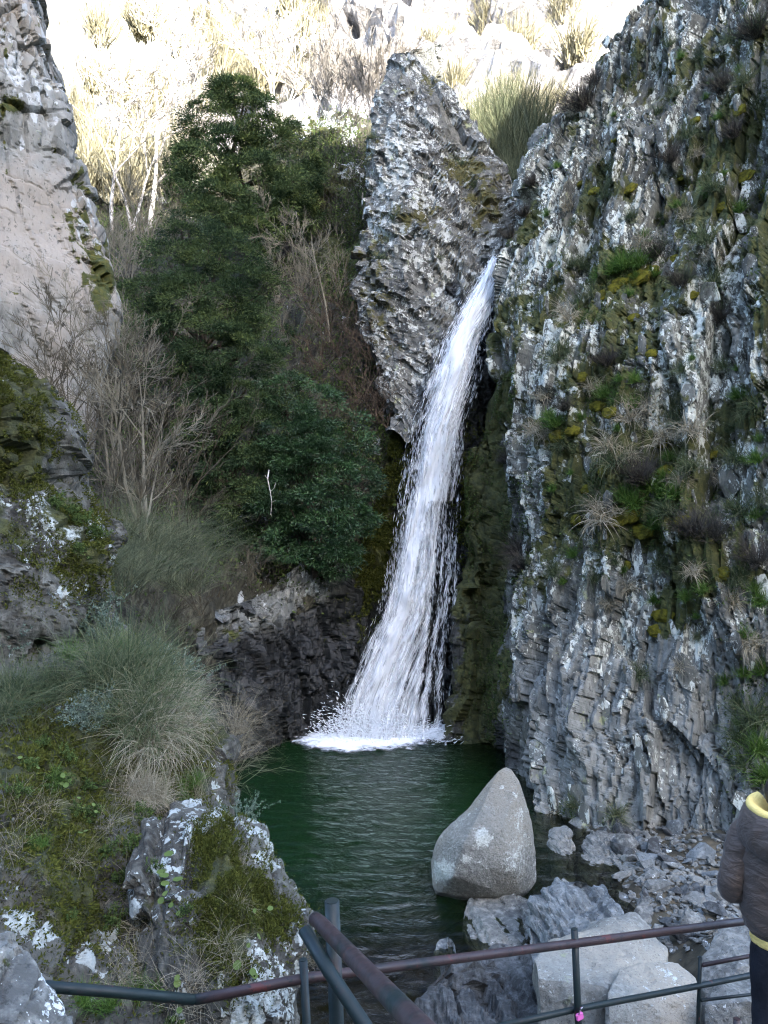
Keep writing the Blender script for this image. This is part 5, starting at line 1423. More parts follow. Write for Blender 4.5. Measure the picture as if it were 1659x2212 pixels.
# undergrowth on the slope
SPX, SPY = proj(SLOPE)
w = np.clip(blobs(SPX, SPY, [(690, 550, 120, 200, 1), (760, 480, 70, 160, 1), (760, 900, 100, 160, 1), (560, 1220, 120, 60, 1.0), (300, 1000, 200, 200, .6), (300, 620, 120, 120, .6), (830, 1080, 40, 100, 1), (240, 500, 90, 70, .8)]), 0, 1).ravel()
SN = normals(SLOPE).reshape(-1, 3)
for nm, n, mt, ln, wd, lb in (('undergrowth', 32000, M['leaf'], (.05, .12), (.025, .06), 'ivy and leafy undergrowth on the slope behind the yews'),
                              ('brushwood', 15000, M['heather'], (.15, .55), (.008, .016), 'fine brown brushwood covering the slope behind the yews')):
    ww = w * np.clip(perlin(SLOPE.reshape(-1, 3) * (.9 if nm == 'undergrowth' else .5), 7 if nm == 'undergrowth' else 8) * 2 + .5, 0, 1)
    idx = rg.choice(ww.size, n, p=ww / ww.sum())
    Pq = SLOPE.reshape(-1, 3)[idx] + SN[idx] * rg.uniform(0, .35, (n, 1)) + rg.normal(0, .05, (n, 3))
    V, F, tone = leaves(Pq, SN[idx] * .4 + rg.normal(0, .6, (n, 3)) + np.array([0, 0, .3]), rg.uniform(*ln, n), rg.uniform(*wd, n), rg.random(n), rg)
    tag(obj(nm, mesh_from(nm, V, F, {'tone': tone}), mt), lb, 'undergrowth', None, 'stuff')
# ------------------------------------------------------------------ near bank plants
bank_o = bpy.data.objects['rocky_bank']
rg = np.random.default_rng(23)
NT_ = {'mix': [tuft_mesh(950 + k, M['mixgrass'], 380, .75, .0052, 1.7, 1.3, 6) for k in range(3)],
       'dry': [tuft_mesh(960 + k, M['drygrass'], 380, .70, .0045, 2.4, 1.3, 6) for k in range(3)],
       'green': [tuft_mesh(970 + k, M['greengrass'], 200, .35, .0050, 1.2, 1.1, 5) for k in range(2)],
       'thin': [tuft_mesh(980 + k, M['drygrass'], 70, .6, .0035, 1.6, 1.3, 6) for k in range(2)]}
def lean_tuft(o_, px_, py_, me, s, lean, label, group=None, up=0.0):
    pt, nn = hit(o_, px_, py_)
    if pt is None:
        return
    z = (Vector((0, 0, 1)) * .8 + nn * .5 + Vector(lean)).normalized()
    q = z.to_track_quat('Z', 'Y')
    o = obj('grass_tuft', me, None, None, pt + Vector((0, 0, up)), None, (s, s, s))
    o.rotation_euler = (q.to_matrix() @ Euler((0, 0, r.uniform(0, 6.3))).to_matrix()).to_euler()
    tag(o, label, 'grass', group)
L1 = 'long arching grey-green grass clump on top of the left bank'
for (a_, b_, s, kd) in [(300, 1480, .9, 'mix'), (340, 1500, .9, 'mix'), (270, 1500, .95, 'mix'), (250, 1450, .9, 'mix'), (330, 1540, .8, 'dry'), (300, 1560, .8, 'mix'), (370, 1540, .8, 'dry'), (220, 1480, .8, 'mix'), (360, 1590, .75, 'dry'), (320, 1610, .7, 'dry'), (280, 1590, .6, 'mix'), (395, 1580, .6, 'dry')]:
    lean_tuft(bank_o, a_, b_, NT_[kd][r.randrange(3)], s * 1.15, (.45, -.15, .1), L1 if kd == 'mix' else 'long straw-coloured grass clump hanging from the left bank toward the pool', 'long grass on the left bank' if kd == 'mix' else 'straw grass on the left bank')
for (a_, b_, s) in [(20, 1500, .6), (60, 1510, .6), (110, 1500, .6), (10, 1550, .6), (150, 1500, .6)]:
    lean_tuft(bank_o, a_, b_, NT_['mix'][r.randrange(3)], s, (-.1, -.2, .1), 'dark green long grass at the left edge of the bank', 'long grass at the left edge')
for (a_, b_, s) in [(300, 1710, .62), (320, 1715, .6), (335, 1730, .5), (290, 1735, .45)]:
    lean_tuft(bank_o, a_, b_, NT_['dry'][r.randrange(3)], s * .8, (.05, -.4, -.3), 'drooping dead brown grass clump above the lichened outcrop', 'dead grass clump on the bank')
for (a_, b_, s, kd) in [(320, 1960, .5, 'thin'), (300, 2010, .5, 'thin'), (340, 2030, .5, 'thin'), (310, 2080, .5, 'thin'), (280, 2110, .5, 'thin'), (350, 2090, .6, 'thin'), (250, 2130, .5, 'thin'), (290, 1930, .5, 'thin'), (30, 1760, .5, 'thin'), (100, 1760, .45, 'thin'), (20, 1840, .5, 'thin'), (160, 1860, .4, 'thin'), (230, 1790, .5, 'thin'), (420, 1720, .5, 'thin'), (260, 1690, .5, 'thin')]:
    lean_tuft(bank_o, a_, b_, NT_[kd][r.randrange(2)], s, (.0, -.2, 0), 'sparse thin dry grass on the mossy rocks of the left bank', 'thin grass on the left bank')
for (a_, b_, s) in [(330, 1880, .4), (300, 2150, .5), (240, 2180, .5), (180, 2170, .45), (90, 1830, .35), (420, 1690, .45), (390, 1710, .45), (120, 1690, .4), (440, 1560, .5), (350, 2150, .5), (150, 1420, .7), (250, 1400, .8), (290, 1420, .7), (320, 1430, .6)]:
    lean_tuft(bank_o, a_, b_, NT_['green'][r.randrange(2)], s, (.0, -.2, .1), 'low fresh green grass on the left bank', 'green grass on the left bank')
for (a_, b_, s) in [(520, 1960, .35), (480, 2040, .4), (500, 2090, .4), (420, 2100, .5), (440, 2180, .6), (380, 2160, .5), (655, 2080, .3), (660, 2130, .35), (520, 1865, .3)]:
    lean_tuft(out, a_, b_, NT_['thin'][r.randrange(2)], s, (.1, -.2, .0), 'thin dry grass growing on the lichened outcrop', 'thin grass on the outcrop')
# arching dry stems over the left shore
BRD = broom_mesh(830, M['drygrass'], 120, 1, 1.3, .0026, .35)
for (a_, b_, D, s) in [(490, 1640, 6.1, .55), (480, 1700, 6.0, .6), (500, 1580, 6.4, .45)]:
    o = obj('dry_stems', BRD, None, None, unp(a_, b_, D), (r.uniform(-.2, .2), .5, r.uniform(0, 6)), (s, s, s))
    tag(o, 'thin dry arching stems leaning over the left shore of the pool', 'grass', 'dry stems over the shore')

def leafy_mesh(seed, mat, stems=14, L=.35, leaf=(.018, .034), wr=.5, n=40, tilt=1.0, name='leaves'):
    q = random.Random(seed)
    g_ = np.random.default_rng(seed)
    Ps, Ds = [], []
    for _ in range(stems):
        a_ = q.uniform(0, 6.283)
        sg = grow(q, (q.gauss(0, .04), q.gauss(0, .04), 0), (math.cos(a_) * tilt * q.random(), math.sin(a_) * tilt * q.random(), 1), L * q.uniform(.5, 1), .004, 1, 4, (2, 3), .6, .5, .15, .05)
        for s_ in sg:
            p0, p1 = np.array(s_[:3]), np.array(s_[3:6])
            for k in range(max(2, n // 8)):
                Ps.append(p0 + (p1 - p0) * q.random())
                Ds.append((p1 - p0) / np.linalg.norm(p1 - p0) * .5 + g_.normal(0, .6, 3) + np.array([0, 0, .15]))
    P, D = np.array(Ps), np.array(Ds)
    ln = g_.uniform(*leaf, len(P))
    V, F, tone = leaves(P, D, ln, ln * wr, g_.random(len(P)), g_)
    me = mesh_from(name, V, F, {'tone': tone})
    me.materials.append(mat)
    return me
LG = [leafy_mesh(1000 + k, M['greyleaf'], 16, .45, (.022, .045), .5) for k in range(3)]
LL = [leafy_mesh(1010 + k, M['leaf'], 14, .10, (.010, .020), .7, 24, 1.6) for k in range(3)]
for (a_, b_, s) in [(20, 1310, .9), (70, 1330, .9), (120, 1350, .9), (30, 1370, .8), (170, 1370, .8), (90, 1390, .8), (10, 1420, .6), (190, 1330, .8), (230, 1390, .8)]:
    pt, nn = hit(bank_o, a_, b_)
    if pt is not None:
        tag(obj('leafy_shrub', LG[r.randrange(3)], None, None, pt, (0, 0, r.uniform(0, 6)), (s, s, s)), 'grey-green small-leaved shrub below the mossy crag', 'shrub', 'grey-green shrubs on the bank')
for (a_, b_, s) in [(370, 1500, .8), (395, 1520, .7), (340, 1480, .7)]:
    pt, nn = hit(bank_o, a_, b_)
    if pt is not None:
        tag(obj('leafy_shrub', LG[r.randrange(3)], None, None, pt, (.2, .2, r.uniform(0, 6)), (s, s, s)), 'grey-green leafy shrub at the crest of the long grass', 'shrub', 'grey-green shrubs in the grass')
for (a_, b_, s) in [(205, 1580, .55), (215, 1560, .5)]:
    pt, nn = hit(bank_o, a_, b_)
    tag(obj('leafy_shrub', LG[r.randrange(3)], None, None, pt, (.5, 0, r.uniform(0, 6)), (s, s, s)), 'small grey-green leafy sprig hanging below the long grass', 'shrub', 'sprigs below the grass')
pt, nn = hit(out, 500, 1800)
o = obj('flowering_plant', LG[1], None, None, Vector(unp(520, 1790, 5.0)), (.2, .5, 1.0), (.45, .45, .45))
tag(o, 'wiry green plant with tiny white flowers at the shore edge', 'plant')
for (o_, a_, b_, s) in [(bank_o, 110, 1700, .8), (bank_o, 60, 1660, .8), (bank_o, 90, 1620, .8), (bank_o, 180, 1700, .8), (bank_o, 40, 1720, .8), (bank_o, 140, 1640, .7), (bank_o, 200, 1760, .8), (bank_o, 160, 1760, .7), (bank_o, 390, 1740, 1.0), (bank_o, 350, 1640, .9), (bank_o, 60, 1830, .7),
                        (bank_o, 230, 1850, .8), (bank_o, 280, 1830, .9), (bank_o, 260, 1910, .8), (crag, 120, 1090, .9), (crag, 150, 1110, 1.0), (crag, 180, 1130, .9), (crag, 210, 1160, .9), (crag, 165, 1190, .9), (crag, 130, 1105, .8), (crag, 195, 1145, .8), (out, 340, 1880, .5),
                        (out, 400, 1970, .5), (out, 380, 2200, .7), (bank_o, 240, 2000, .8), (bank_o, 150, 1990, .5), (bank_o, 300, 1760, .9), (bank_o, 330, 1850, .9)]:
    pt, nn = hit(o_, a_, b_)
    if pt is not None:
        q = (nn + Vector((0, 0, .4))).normalized().to_track_quat('Z', 'Y')
        oo = obj('rosette_plant', LL[r.randrange(3)], None, None, pt, None, (s, s, s))
        oo.rotation_euler = q.to_euler()
        tag(oo, 'small green-leaved rosette growing in moss on the left rocks', 'plant', 'small plants on the left rocks')
# pennywort: round leaves on short stalks
def disc_leaf(R_):
    V = [(0, 0, 0)] + [(R_ * math.cos(k * .5236) * (1 - .05 * (k % 2)), R_ * math.sin(k * .5236), R_ * .16 * (1 + .3 * math.sin(k * 2.1))) for k in range(12)]
    F = [(0, 1 + k, 1 + (k + 1) % 12) for k in range(12)]
    me = mesh_from('leaf', np.array(V), np.array(F), {'tone': np.full(13, .75)}, True)
    me.materials.append(M['leaf'])
    return me
DL = disc_leaf(.020)
STK = mesh_from('stalk', *tubes([(0, 0, 0, 0, 0, 1, .03, .02)], 4))
STK.materials.append(M['leaf'])
for k, (o_, a_, b_, n, sc_) in enumerate([(out, 330, 1885, 5, 1.3), (out, 345, 1915, 5, 1.2), (out, 540, 2015, 3, .8), (out, 520, 2105, 3, 1.0), (out, 370, 1945, 4, .8), (out, 380, 2130, 5, .9), (out, 375, 2190, 4, .9), (out, 590, 1985, 1, 1.0), (bank_o, 130, 1690, 5, .7), (bank_o, 70, 1650, 4, .7), (bank_o, 180, 1760, 4, .6), (bank_o, 150, 1795, 3, .7)]):
    pt, nn = hit(o_, a_, b_)
    if pt is None:
        continue
    root = obj('pennywort', None, loc=pt)
    tag(root, 'cluster of round pennywort leaves on the left rocks', 'plant', 'pennywort clusters')
    for e in range(n):
        tip = nn * r.uniform(.03, .07) + Vector((r.gauss(0, .04), r.gauss(0, .03), r.gauss(0, .04)))
        tip = tip - nn * min(0, tip.dot(nn) - .03)
        d = (nn + Vector((r.gauss(0, .3), r.gauss(0, .3), .5))).normalized()
        s = sc_ * r.uniform(.6, 1.1)
        lf = obj('leaf', DL, None, root, tip, d.to_track_quat('Z', 'Y').to_euler(), (s, s, s))
        st = obj('stalk', STK, None, root, (0, 0, 0), tip.to_track_quat('Z', 'Y').to_euler(), (.06, .06, tip.length))
# moss carpet on the near rocks, nobody could count it
def moss_fuzz(name, G, PX, PY, bl, n, ln, label, nrm, thr=.0, seed=5):
    w_ = np.clip(blobs(PX, PY, bl), 0, 1) * (perlin(G * 4.0, seed) + .6 * perlin(G * 11.0, seed + 1) > thr)
    w_ = (w_ * (np.sum(nrm * (np.array([0, 0, CAM_Z]) - G), axis=2) > 0)).ravel()
    idx_ = rg.choice(w_.size, n, p=w_ / w_.sum())
    P_ = G.reshape(-1, 3)[idx_] + rg.normal(0, .008, (n, 3))
    V, F, tone = leaves(P_, nrm.reshape(-1, 3)[idx_] + rg.normal(0, .5, (n, 3)), rg.uniform(*ln, n), rg.uniform(*ln, n) * .4, np.clip(rg.normal(.5, .25, n), 0, 1), rg)
    tag(obj(name, mesh_from(name, V, F, {'tone': tone}), M['mossleaf']), label, 'moss', None, 'stuff')
BN = normals(B_GRID)
bx_, by_ = proj(B_GRID)
moss_fuzz('moss_carpet', B_GRID, bx_, by_, [(120, 1650, 150, 140, 1), (350, 1650, 90, 120, .7), (100, 1830, 140, 80, .5), (200, 1960, 60, 130, .3), (440, 1620, 50, 80, .8), (380, 2050, 90, 140, .6), (60, 1960, 120, 60, .4), (140, 2010, 50, 120, .4)], 40000, (.014, .036), 'olive moss carpet on the left bank', BN, -.22)
co = np.zeros(len(out.data.vertices) * 3, np.float32)
out.data.vertices.foreach_get('co', co)
OG = co.reshape(180, 190, 3)
ON = normals(OG)
ox_, oy_ = proj(OG)
if np.median(np.sum(ON * (OG - OG.reshape(-1, 3).mean(axis=0)), axis=2)) < 0:
    ON = -ON
moss_fuzz('moss_carpet', OG, ox_, oy_, [(490, 1880, 40, 80, 1), (470, 1990, 60, 70, 1), (560, 1930, 28, 60, 1), (600, 1990, 40, 40, 1), (440, 1830, 25, 40, .6), (500, 2080, 45, 60, .8)], 24000, (.011, .027), 'olive moss carpet on the lichened outcrop', ON, -.4)
co = np.zeros(len(crag.data.vertices) * 3, np.float32)
crag.data.vertices.foreach_get('co', co)
CG = co.reshape(180, 180, 3)
CN = normals(CG)
if np.median(np.sum(CN * (CG - CG.reshape(-1, 3).mean(axis=0)), axis=2)) < 0:
    CN = -CN
cx_, cy_ = proj(CG)
moss_fuzz('moss_carpet', CG, cx_, cy_, [(40, 900, 90, 150, 1), (190, 1200, 50, 80, 1), (150, 1100, 60, 30, .8), (30, 1030, 80, 60, .6), (60, 1240, 80, 60, .5)], 22000, (.016, .04), 'dark olive moss carpet on the crag', CN, -.1)
WN = np.where((np.sum(W_NRM * (np.array([0, 0, CAM_Z]) - W_GRID), axis=2) > 0)[..., None], W_NRM, -W_NRM)
wx_, wy_ = proj(W_GRID)
moss_fuzz('moss_curtain', W_GRID + WN * .12, wx_, wy_, [(805, 1010, 55, 130, 1), (790, 1170, 45, 100, 1.2), (1005, 1100, 25, 160, .9), (840, 900, 30, 60, .8)], 18000, (.05, .12), 'hanging moss and grass on the wet rock either side of the fall', WN * .6 + np.array([0, -.2, -.7]), -.1)
# moss cushions on the cliff
def cushion_mesh(seed):
    bm = bmesh.new()
    bmesh.ops.create_icosphere(bm, subdivisions=3, radius=1)
    V = np.array([v.co for v in bm.verts])
    V = V * (1 + .35 * fbm(V * 1.6, 3, seed) + .25 * fbm(V * 6, 2, seed + 1))[:, None]
    for v, c in zip(bm.verts, V):
        v.co = (c[0], c[1], c[2] * .4)
    me = bpy.data.meshes.new('moss_cushion')
    bm.to_mesh(me)
    bm.free()
    return me
t = NT('moss_cushion_surface')
mp_ = t.pos((1, 1, 1))
M['cushion'] = t.done(t.bsdf(t.mix(t.rng(t.noise(mp_, 9, 5, .7), .35, .65), (.045, .045, .010), (.15, .135, .018)), .95, .05, t.bump(t.noise(mp_, 70, 4, .7), 1, .03)))
CU = [cushion_mesh(40 + k) for k in range(4)]
for me in CU: me.materials.append(M['cushion'])
for (a_, b_, s) in [(1375, 600, .17), (1340, 615, .14), (1320, 625, .12), (1395, 590, .15), (1300, 640, .11), (1225, 695, .11), (1390, 755, .08), (1405, 765, .08), (1250, 710, .09), (1205, 940, .13), (1230, 935, .1), (1180, 950, .09), (1320, 890, .12), (1290, 880, .1), (1420, 960, .12), (1360, 1110, .14),
                    (1340, 1130, .12), (1390, 1150, .13), (1310, 1020, .11), (1480, 880, .1), (1440, 1020, .12), (1330, 300, .1), (1360, 410, .12), (1290, 420, .1), (1250, 400, .09), (1480, 380, .11), (1560, 450, .13), (1640, 420, .14), (1610, 380, .12), (1600, 240, .12), (1500, 260, .1), (1260, 820, .09), (1640, 850, .12),
                    (1540, 980, .11), (1430, 1330, .12), (1420, 1360, .1), (1270, 1060, .1), (1250, 1120, .1), (1570, 1240, .1), (1350, 1220, .09), (1480, 1130, .1), (1370, 690, .08), (1460, 560, .09), (1500, 640, .09)]:
    pt, nn = grid_hit(RG, RN, RPX, RPY, a_, b_)
    o = obj('moss_cushion', CU[r.randrange(4)], None, None, pt + nn * .01, nn.to_track_quat('Z', 'Y').to_euler(), (s * r.uniform(.9, 1.5), s * r.uniform(.8, 1.1), s))
    tag(o, 'rounded yellow-green moss cushion on the right cliff', 'moss', 'moss cushions on the cliff')

# ------------------------------------------------------------------ platform, railing, padlock
M['concrete'] = plain('platform_concrete', (0.22, 0.21, 0.19), .9, .2, scale=3, local=False, bump=.6, bscale=30)
def box_obj(name, x0, x1, y0, y1, z0, z1, mat, parent=None):
    V = np.array([(x, y, z) for z in (z0, z1) for y in (y0, y1) for x in (x0, x1)])
    F = np.array([[0, 2, 3, 1], [4, 5, 7, 6], [0, 1, 5, 4], [2, 6, 7, 3], [0, 4, 6, 2], [1, 3, 7, 5]])
    return obj(name, mesh_from(name, V, F), mat, parent)
FLOOR = 1.40
tag(box_obj('platform', .75, 6.5, 1.3, 4.80, -.5, FLOOR, M['concrete']), 'concrete viewing platform under the railing', None, None, 'structure')
tag(box_obj('terrace', -3.2, 4.5, -7.2, 1.25, -.5, 2.86, M['concrete']), 'upper terrace behind the handrail', None, None, 'structure')
t = NT('worn_railing_paint')
p_ = t.pos((1, 1, 1))
n_ = t.noise(p_, 2.2, 4, .6)
c_ = t.mix(t.rng(t.math('ADD', n_, t.math('MULTIPLY', t.attr('worn'), .35)), .48, .60), (0.004, 0.011, 0.011), (0.028, 0.017, 0.017))
c_ = t.mix(t.rng(t.noise(p_, 7, 5, .7), .62, .66), c_, (0.06, 0.018, 0.016))
c_ = t.mix(t.rng(t.noise(p_, 30, 5, .75), .57, .62), c_, (0.008, 0.010, 0.011))
M['rail'] = t.done(t.bsdf(c_, t.rng(t.noise(p_, 12, 3), .3, .7, .42, .62), .3, t.bump(t.noise(p_, 45, 4, .6), .25, .004)))
def pipe(name, pts, rad, parent, worn=0.0, sides=16):
    pts = [Vector(p) for p in pts]
    rings, T = [], []
    for k, p in enumerate(pts):
        d = ((pts[min(k + 1, len(pts) - 1)] - pts[max(k - 1, 0)])).normalized()
        ref = Vector((0, 0, 1)) if abs(d.z) < .8 else Vector((0, 1, 0))
        A = d.cross(ref).normalized(); B = d.cross(A)
        rr_ = rad[k] if isinstance(rad, (list, tuple)) else rad
        rings.append([p + (A * math.cos(th) + B * math.sin(th)) * rr_ for th in np.linspace(0, 2 * math.pi, sides, endpoint=False)])
    bm = bmesh.new()
    vs_ = [[bm.verts.new(v) for v in rg_] for rg_ in rings]
    for a_, b_ in zip(vs_, vs_[1:]):
        for k in range(sides):
            f = bm.faces.new((a_[k], a_[(k + 1) % sides], b_[(k + 1) % sides], b_[k]))
            f.smooth = True
    bm.faces.new(vs_[0][::-1]); bm.faces.new(vs_[-1])
    bmesh.ops.bevel(bm, geom=[e for e in bm.edges if any(len(f.verts) > 4 for f in e.link_faces)], offset=.003, segments=2, affect='EDGES')
    bmesh.ops.recalc_face_normals(bm, faces=bm.faces)
    me = bpy.data.meshes.new(name)
    bm.to_mesh(me); bm.free()
    at = me.attributes.new('worn', 'FLOAT', 'POINT')
    at.data.foreach_set('value', np.full(len(me.vertices), worn, np.float32))
    me.materials.append(M['rail'])
    return child_mesh(name, me, None, parent)
M['cap'] = plain('bare_pinkish_cap', (0.20, 0.12, 0.12), .6, .3, col2=(0.10, 0.055, 0.055), scale=40)
rail = obj('railing', None, loc=(1.2, 3.9, FLOOR))
tag(rail, 'worn dark green and brown pipe railing across the bottom of the picture', 'railing')
pipe('rail', [unp(60, 2128, 3.05), unp(250, 2143, 3.2), unp(420, 2160, 3.33)], .0215, rail, -.5)
pipe('rail', [unp(420, 2160, 3.33), unp(655, 2114, 3.45), unp(829, 2091, 3.62), unp(1240, 2038, 4.12), unp(1624, 1988, 4.72), unp(1760, 1970, 4.98)], .0215, rail, .35)
pipe('lower_rail', [unp(1050, 2224, 3.92), unp(1240, 2181, 4.17), unp(1508, 2130, 4.56), unp(1640, 2103, 4.78), unp(1760, 2080, 4.98)], .0165, rail, -.5)
pipe('short_bar', [unp(1516, 2085, 4.56), unp(1626, 2064, 4.75), unp(1760, 2040, 4.98)], .012, rail, .1)
pipe('short_bar', [unp(1514, 2161, 4.56), unp(1632, 2147, 4.75), unp(1760, 2130, 4.98)], .009, rail, -.3)
def post(px_, py_, px2, D, rad, worn, lean=0):
    x, y, z = unp(px_, py_, D)
    x2 = unp(px2, 2212, D)[0]
    k = (z - FLOOR + .05) / (z - unp(px2, 2212, D)[2])
    o = pipe('post', [(x, y, z), (x + (x2 - x) * k * .5, y, (z + FLOOR) / 2), (x + (x2 - x) * k, y, FLOOR - .05)], rad, rail, worn)
    V_ = np.array([(x, y, z + .0045)] + [(x + rad * .93 * math.cos(e * .3927), y + rad * .93 * math.sin(e * .3927), z + .002) for e in range(16)])
    F_ = np.array([(0, 1 + e, 1 + (e + 1) % 16) for e in range(16)])
    c = obj('post_cap', mesh_from('post_cap', V_, F_, None, True), M['cap'], o)
    c.matrix_parent_inverse = Matrix.Translation(rail.location).inverted()
    return o
post(655, 2072, 662, 3.44, .0185, -.4)
post(1241, 2006, 1249, 4.14, .0185, -.3)
post(1513, 2066, 1508, 4.57, .011, -.3)
post(1592, 2200, 1592, 3.9, .018, .2)
post(717, 1945, 727, 3.22, .030, -.1)
pipe('brace', [unp(656, 2006, 3.28), unp(715, 2105, 3.16), unp(795, 2225, 3.02), unp(860, 2320, 2.92)], .0275, rail, -.4)
pipe('handrail', [unp(680, 1985, 3.12), unp(690, 1992, 3.08), unp(755, 2060, 2.55), unp(829, 2138, 2.1), unp(905, 2218, 1.72), unp(1010, 2330, 1.3)], .0275, rail, .5)

M['pink'] = plain('pink_padlock', (0.55, 0.11, 0.36), .4, .5, var=.2, scale=30)
M['steel'] = plain('shackle_steel', (0.55, 0.55, 0.56), .25, .5, var=.2, scale=30, Metallic=1.0)
lk = Vector(unp(1252, 2188, 4.10))
lock = obj('padlock', None, loc=lk)
tag(lock, 'small pink padlock hanging on the lower rail beside a post', 'padlock')
bm = bmesh.new()
bmesh.ops.create_cube(bm, size=1)
for v in bm.verts:
    v.co = (v.co.x * .040, v.co.y * .016, v.co.z * .036)
bmesh.ops.bevel(bm, geom=bm.edges[:], offset=.004, segments=3, affect='EDGES')
me = bpy.data.meshes.new('body'); bm.to_mesh(me); bm.free()
o = obj('body', me, M['pink'], lock, (0, 0, -.018), (0, R(-12), R(20)))
sh = [(-.012, 0, .0), (-.013, -.004, .022), (-.009, -.012, .036), (0, -.018, .041), (.009, -.012, .036), (.013, -.004, .022), (.012, 0, .0)]
V, F = tubes([(*a_, *b_, .0032, .0032) for a_, b_ in zip(sh, sh[1:])], 8)
obj('shackle', mesh_from('shackle', V, F, None, True), M['steel'], lock, (0, 0, 0), (0, R(-12), R(60)))

# ------------------------------------------------------------------ person
def loft(rings, closed_top=True, closed_bot=True, smooth=True, name='loft'):
    R_ = np.array(rings)                       # (nv, nu, 3)
    nv, nu = R_.shape[:2]
    V = R_.reshape(-1, 3)
    F = grid_faces(nv, nu, True)
    me = mesh_from(name, V, F, None, smooth)
    return me
def ring_path(path, nu=40, noise=0.0, nscale=9.0, seed=0, ndir=(1, 1, 1), sub=8, power=2.0):
    """path: (x, y, z, rx, ry): elliptic rings following the path"""
    P = np.array(path, float)
    t_ = np.linspace(0, 1, len(P))
    Q = hermite(P, t_, np.linspace(0, 1, len(P) * sub))
    C = Q[:, :3]
    T = np.gradient(C, axis=0)
    T /= np.linalg.norm(T, axis=1, keepdims=True)
    out_ = []
    for k in range(len(Q)):
        tt_ = T[k]
        yv = np.array([0, 1, 0]) - tt_ * tt_[1]
        yv /= np.linalg.norm(yv)
        xv = np.cross(yv, tt_)
        th = np.linspace(0, 2 * np.pi, nu, endpoint=False)
        c, s = np.cos(th), np.sin(th)
        c = np.sign(c) * np.abs(c) ** (2 / power); s = np.sign(s) * np.abs(s) ** (2 / power)
        out_.append(C[k] + xv * (Q[k, 3] * c)[:, None] + yv * (Q[k, 4] * s)[:, None])
    G = np.array(out_)
    if noise:
        d = G - C[:, None, :]
        d /= np.linalg.norm(d, axis=2, keepdims=True) + 1e-9
        n1_ = fbm(G * np.array(ndir) * nscale, 4, seed, ridge=True)
        G = G + d * (n1_ * noise)[..., None]
    return G
person = obj('person', None, loc=((1694 - 829.5) / FOC * 4.25, 4.25, FLOOR), rot=(0, 0, R(-24)))
tag(person, 'person in a brown hooded jacket over a yellow hoodie at the railing, seen from behind', 'person')
M['skin'] = plain('skin', (0.42, 0.26, 0.19), .55, .3, var=.1, scale=20)
M['hair'] = plain('dark_hair', (0.018, 0.013, 0.010), .5, .4, var=.4, scale=60)
t = NT('brown_jacket_nylon')
p_ = t.pos((1, 1, 1), local=True)
M['jacket'] = t.done(t.bsdf(t.mix(t.rng(t.noise(p_, 5, 4), .35, .65), (.046, .034, .027), (.060, .045, .036)), .55, .25, t.bump(t.noise(t.pos((.7, .7, 1.7), local=True), 11, 5, .55, .8), .7, .03), Sheen_Weight=.1))
M['yellow'] = plain('yellow_fleece', (0.62, 0.47, 0.16), .95, .1, var=.12, scale=14, bump=.6, bscale=90)
M['trousers'] = plain('black_trousers', (0.012, 0.014, 0.019), .9, .15, var=.3, scale=9, bump=.5, bscale=40)
M['shoe'] = plain('dark_shoes', (0.03, 0.03, 0.032), .6, .3, var=.3, scale=9)
H = 1.70
# body: one skinned surface
verts = {'pel': (0, 0, .93, .13, .10), 'wai': (0, 0, 1.08, .125, .09), 'che': (0, .0, 1.26, .15, .10), 'nkb': (0, -.01, 1.41, .07, .06), 'nk': (0, .0, 1.47, .052, .052), 'hd1': (0, .025, 1.53, .068, .078), 'hd2': (0, .015, 1.61, .078, .095), 'hd3': (0, .01, 1.67, .055, .07),
         'nose': (0, .115, 1.575, .012, .012)}
for s_, sd in (('l', -1), ('r', 1)):
    verts.update({s_ + 'hip': (.09 * sd, 0, .86, .085, .085), s_ + 'kn': (.10 * sd, .02, .48, .055, .055), s_ + 'an': (.10 * sd, -.02, .09, .036, .036), s_ + 'to': (.11 * sd, .13, .035, .035, .03),
                  s_ + 'sh': (.17 * sd, -.01, 1.37, .055, .055), s_ + 'el': (.235 * sd, -.04, 1.09, .042, .042), s_ + 'wr': (.17 * sd, .19, 1.03, .028, .028), s_ + 'pa': (.13 * sd, .27, 1.05, .034, .018), s_ + 'ear': (.082 * sd, .01, 1.59, .016, .016)})
    for f_, (dx, L_) in enumerate(((-.030, .055), (-.010, .07), (.010, .075), (.030, .062))):
        bx, by, bz = verts[s_ + 'pa'][:3]
        verts[s_ + 'f%da' % f_] = (bx - .02 * sd, by + .035, bz + dx, .010, .010)
        verts[s_ + 'f%db' % f_] = (bx - .05 * sd, by + .035 + L_ * .5, bz + dx - .004, .009, .009)
        verts[s_ + 'f%dc' % f_] = (bx - .075 * sd, by + .03 + L_ * .6, bz + dx - .01, .0075, .0075)
    verts[s_ + 'th1'] = (bx - .01 * sd, by - .005, bz + .045, .011, .011)
    verts[s_ + 'th2'] = (bx - .03 * sd, by + .03, bz + .062, .009, .009)
edges = [('pel', 'wai'), ('wai', 'che'), ('che', 'nkb'), ('nkb', 'nk'), ('nk', 'hd1'), ('hd1', 'hd2'), ('hd2', 'hd3'), ('hd1', 'nose')]
for s_ in 'lr':
    edges += [('pel', s_ + 'hip'), (s_ + 'hip', s_ + 'kn'), (s_ + 'kn', s_ + 'an'), (s_ + 'an', s_ + 'to'), ('che', s_ + 'sh'), (s_ + 'sh', s_ + 'el'), (s_ + 'el', s_ + 'wr'), (s_ + 'wr', s_ + 'pa'), ('hd2', s_ + 'ear')]
    for f_ in range(4):
        edges += [(s_ + 'pa', s_ + 'f%da' % f_), (s_ + 'f%da' % f_, s_ + 'f%db' % f_), (s_ + 'f%db' % f_, s_ + 'f%dc' % f_)]
    edges += [(s_ + 'pa', s_ + 'th1'), (s_ + 'th1', s_ + 'th2')]
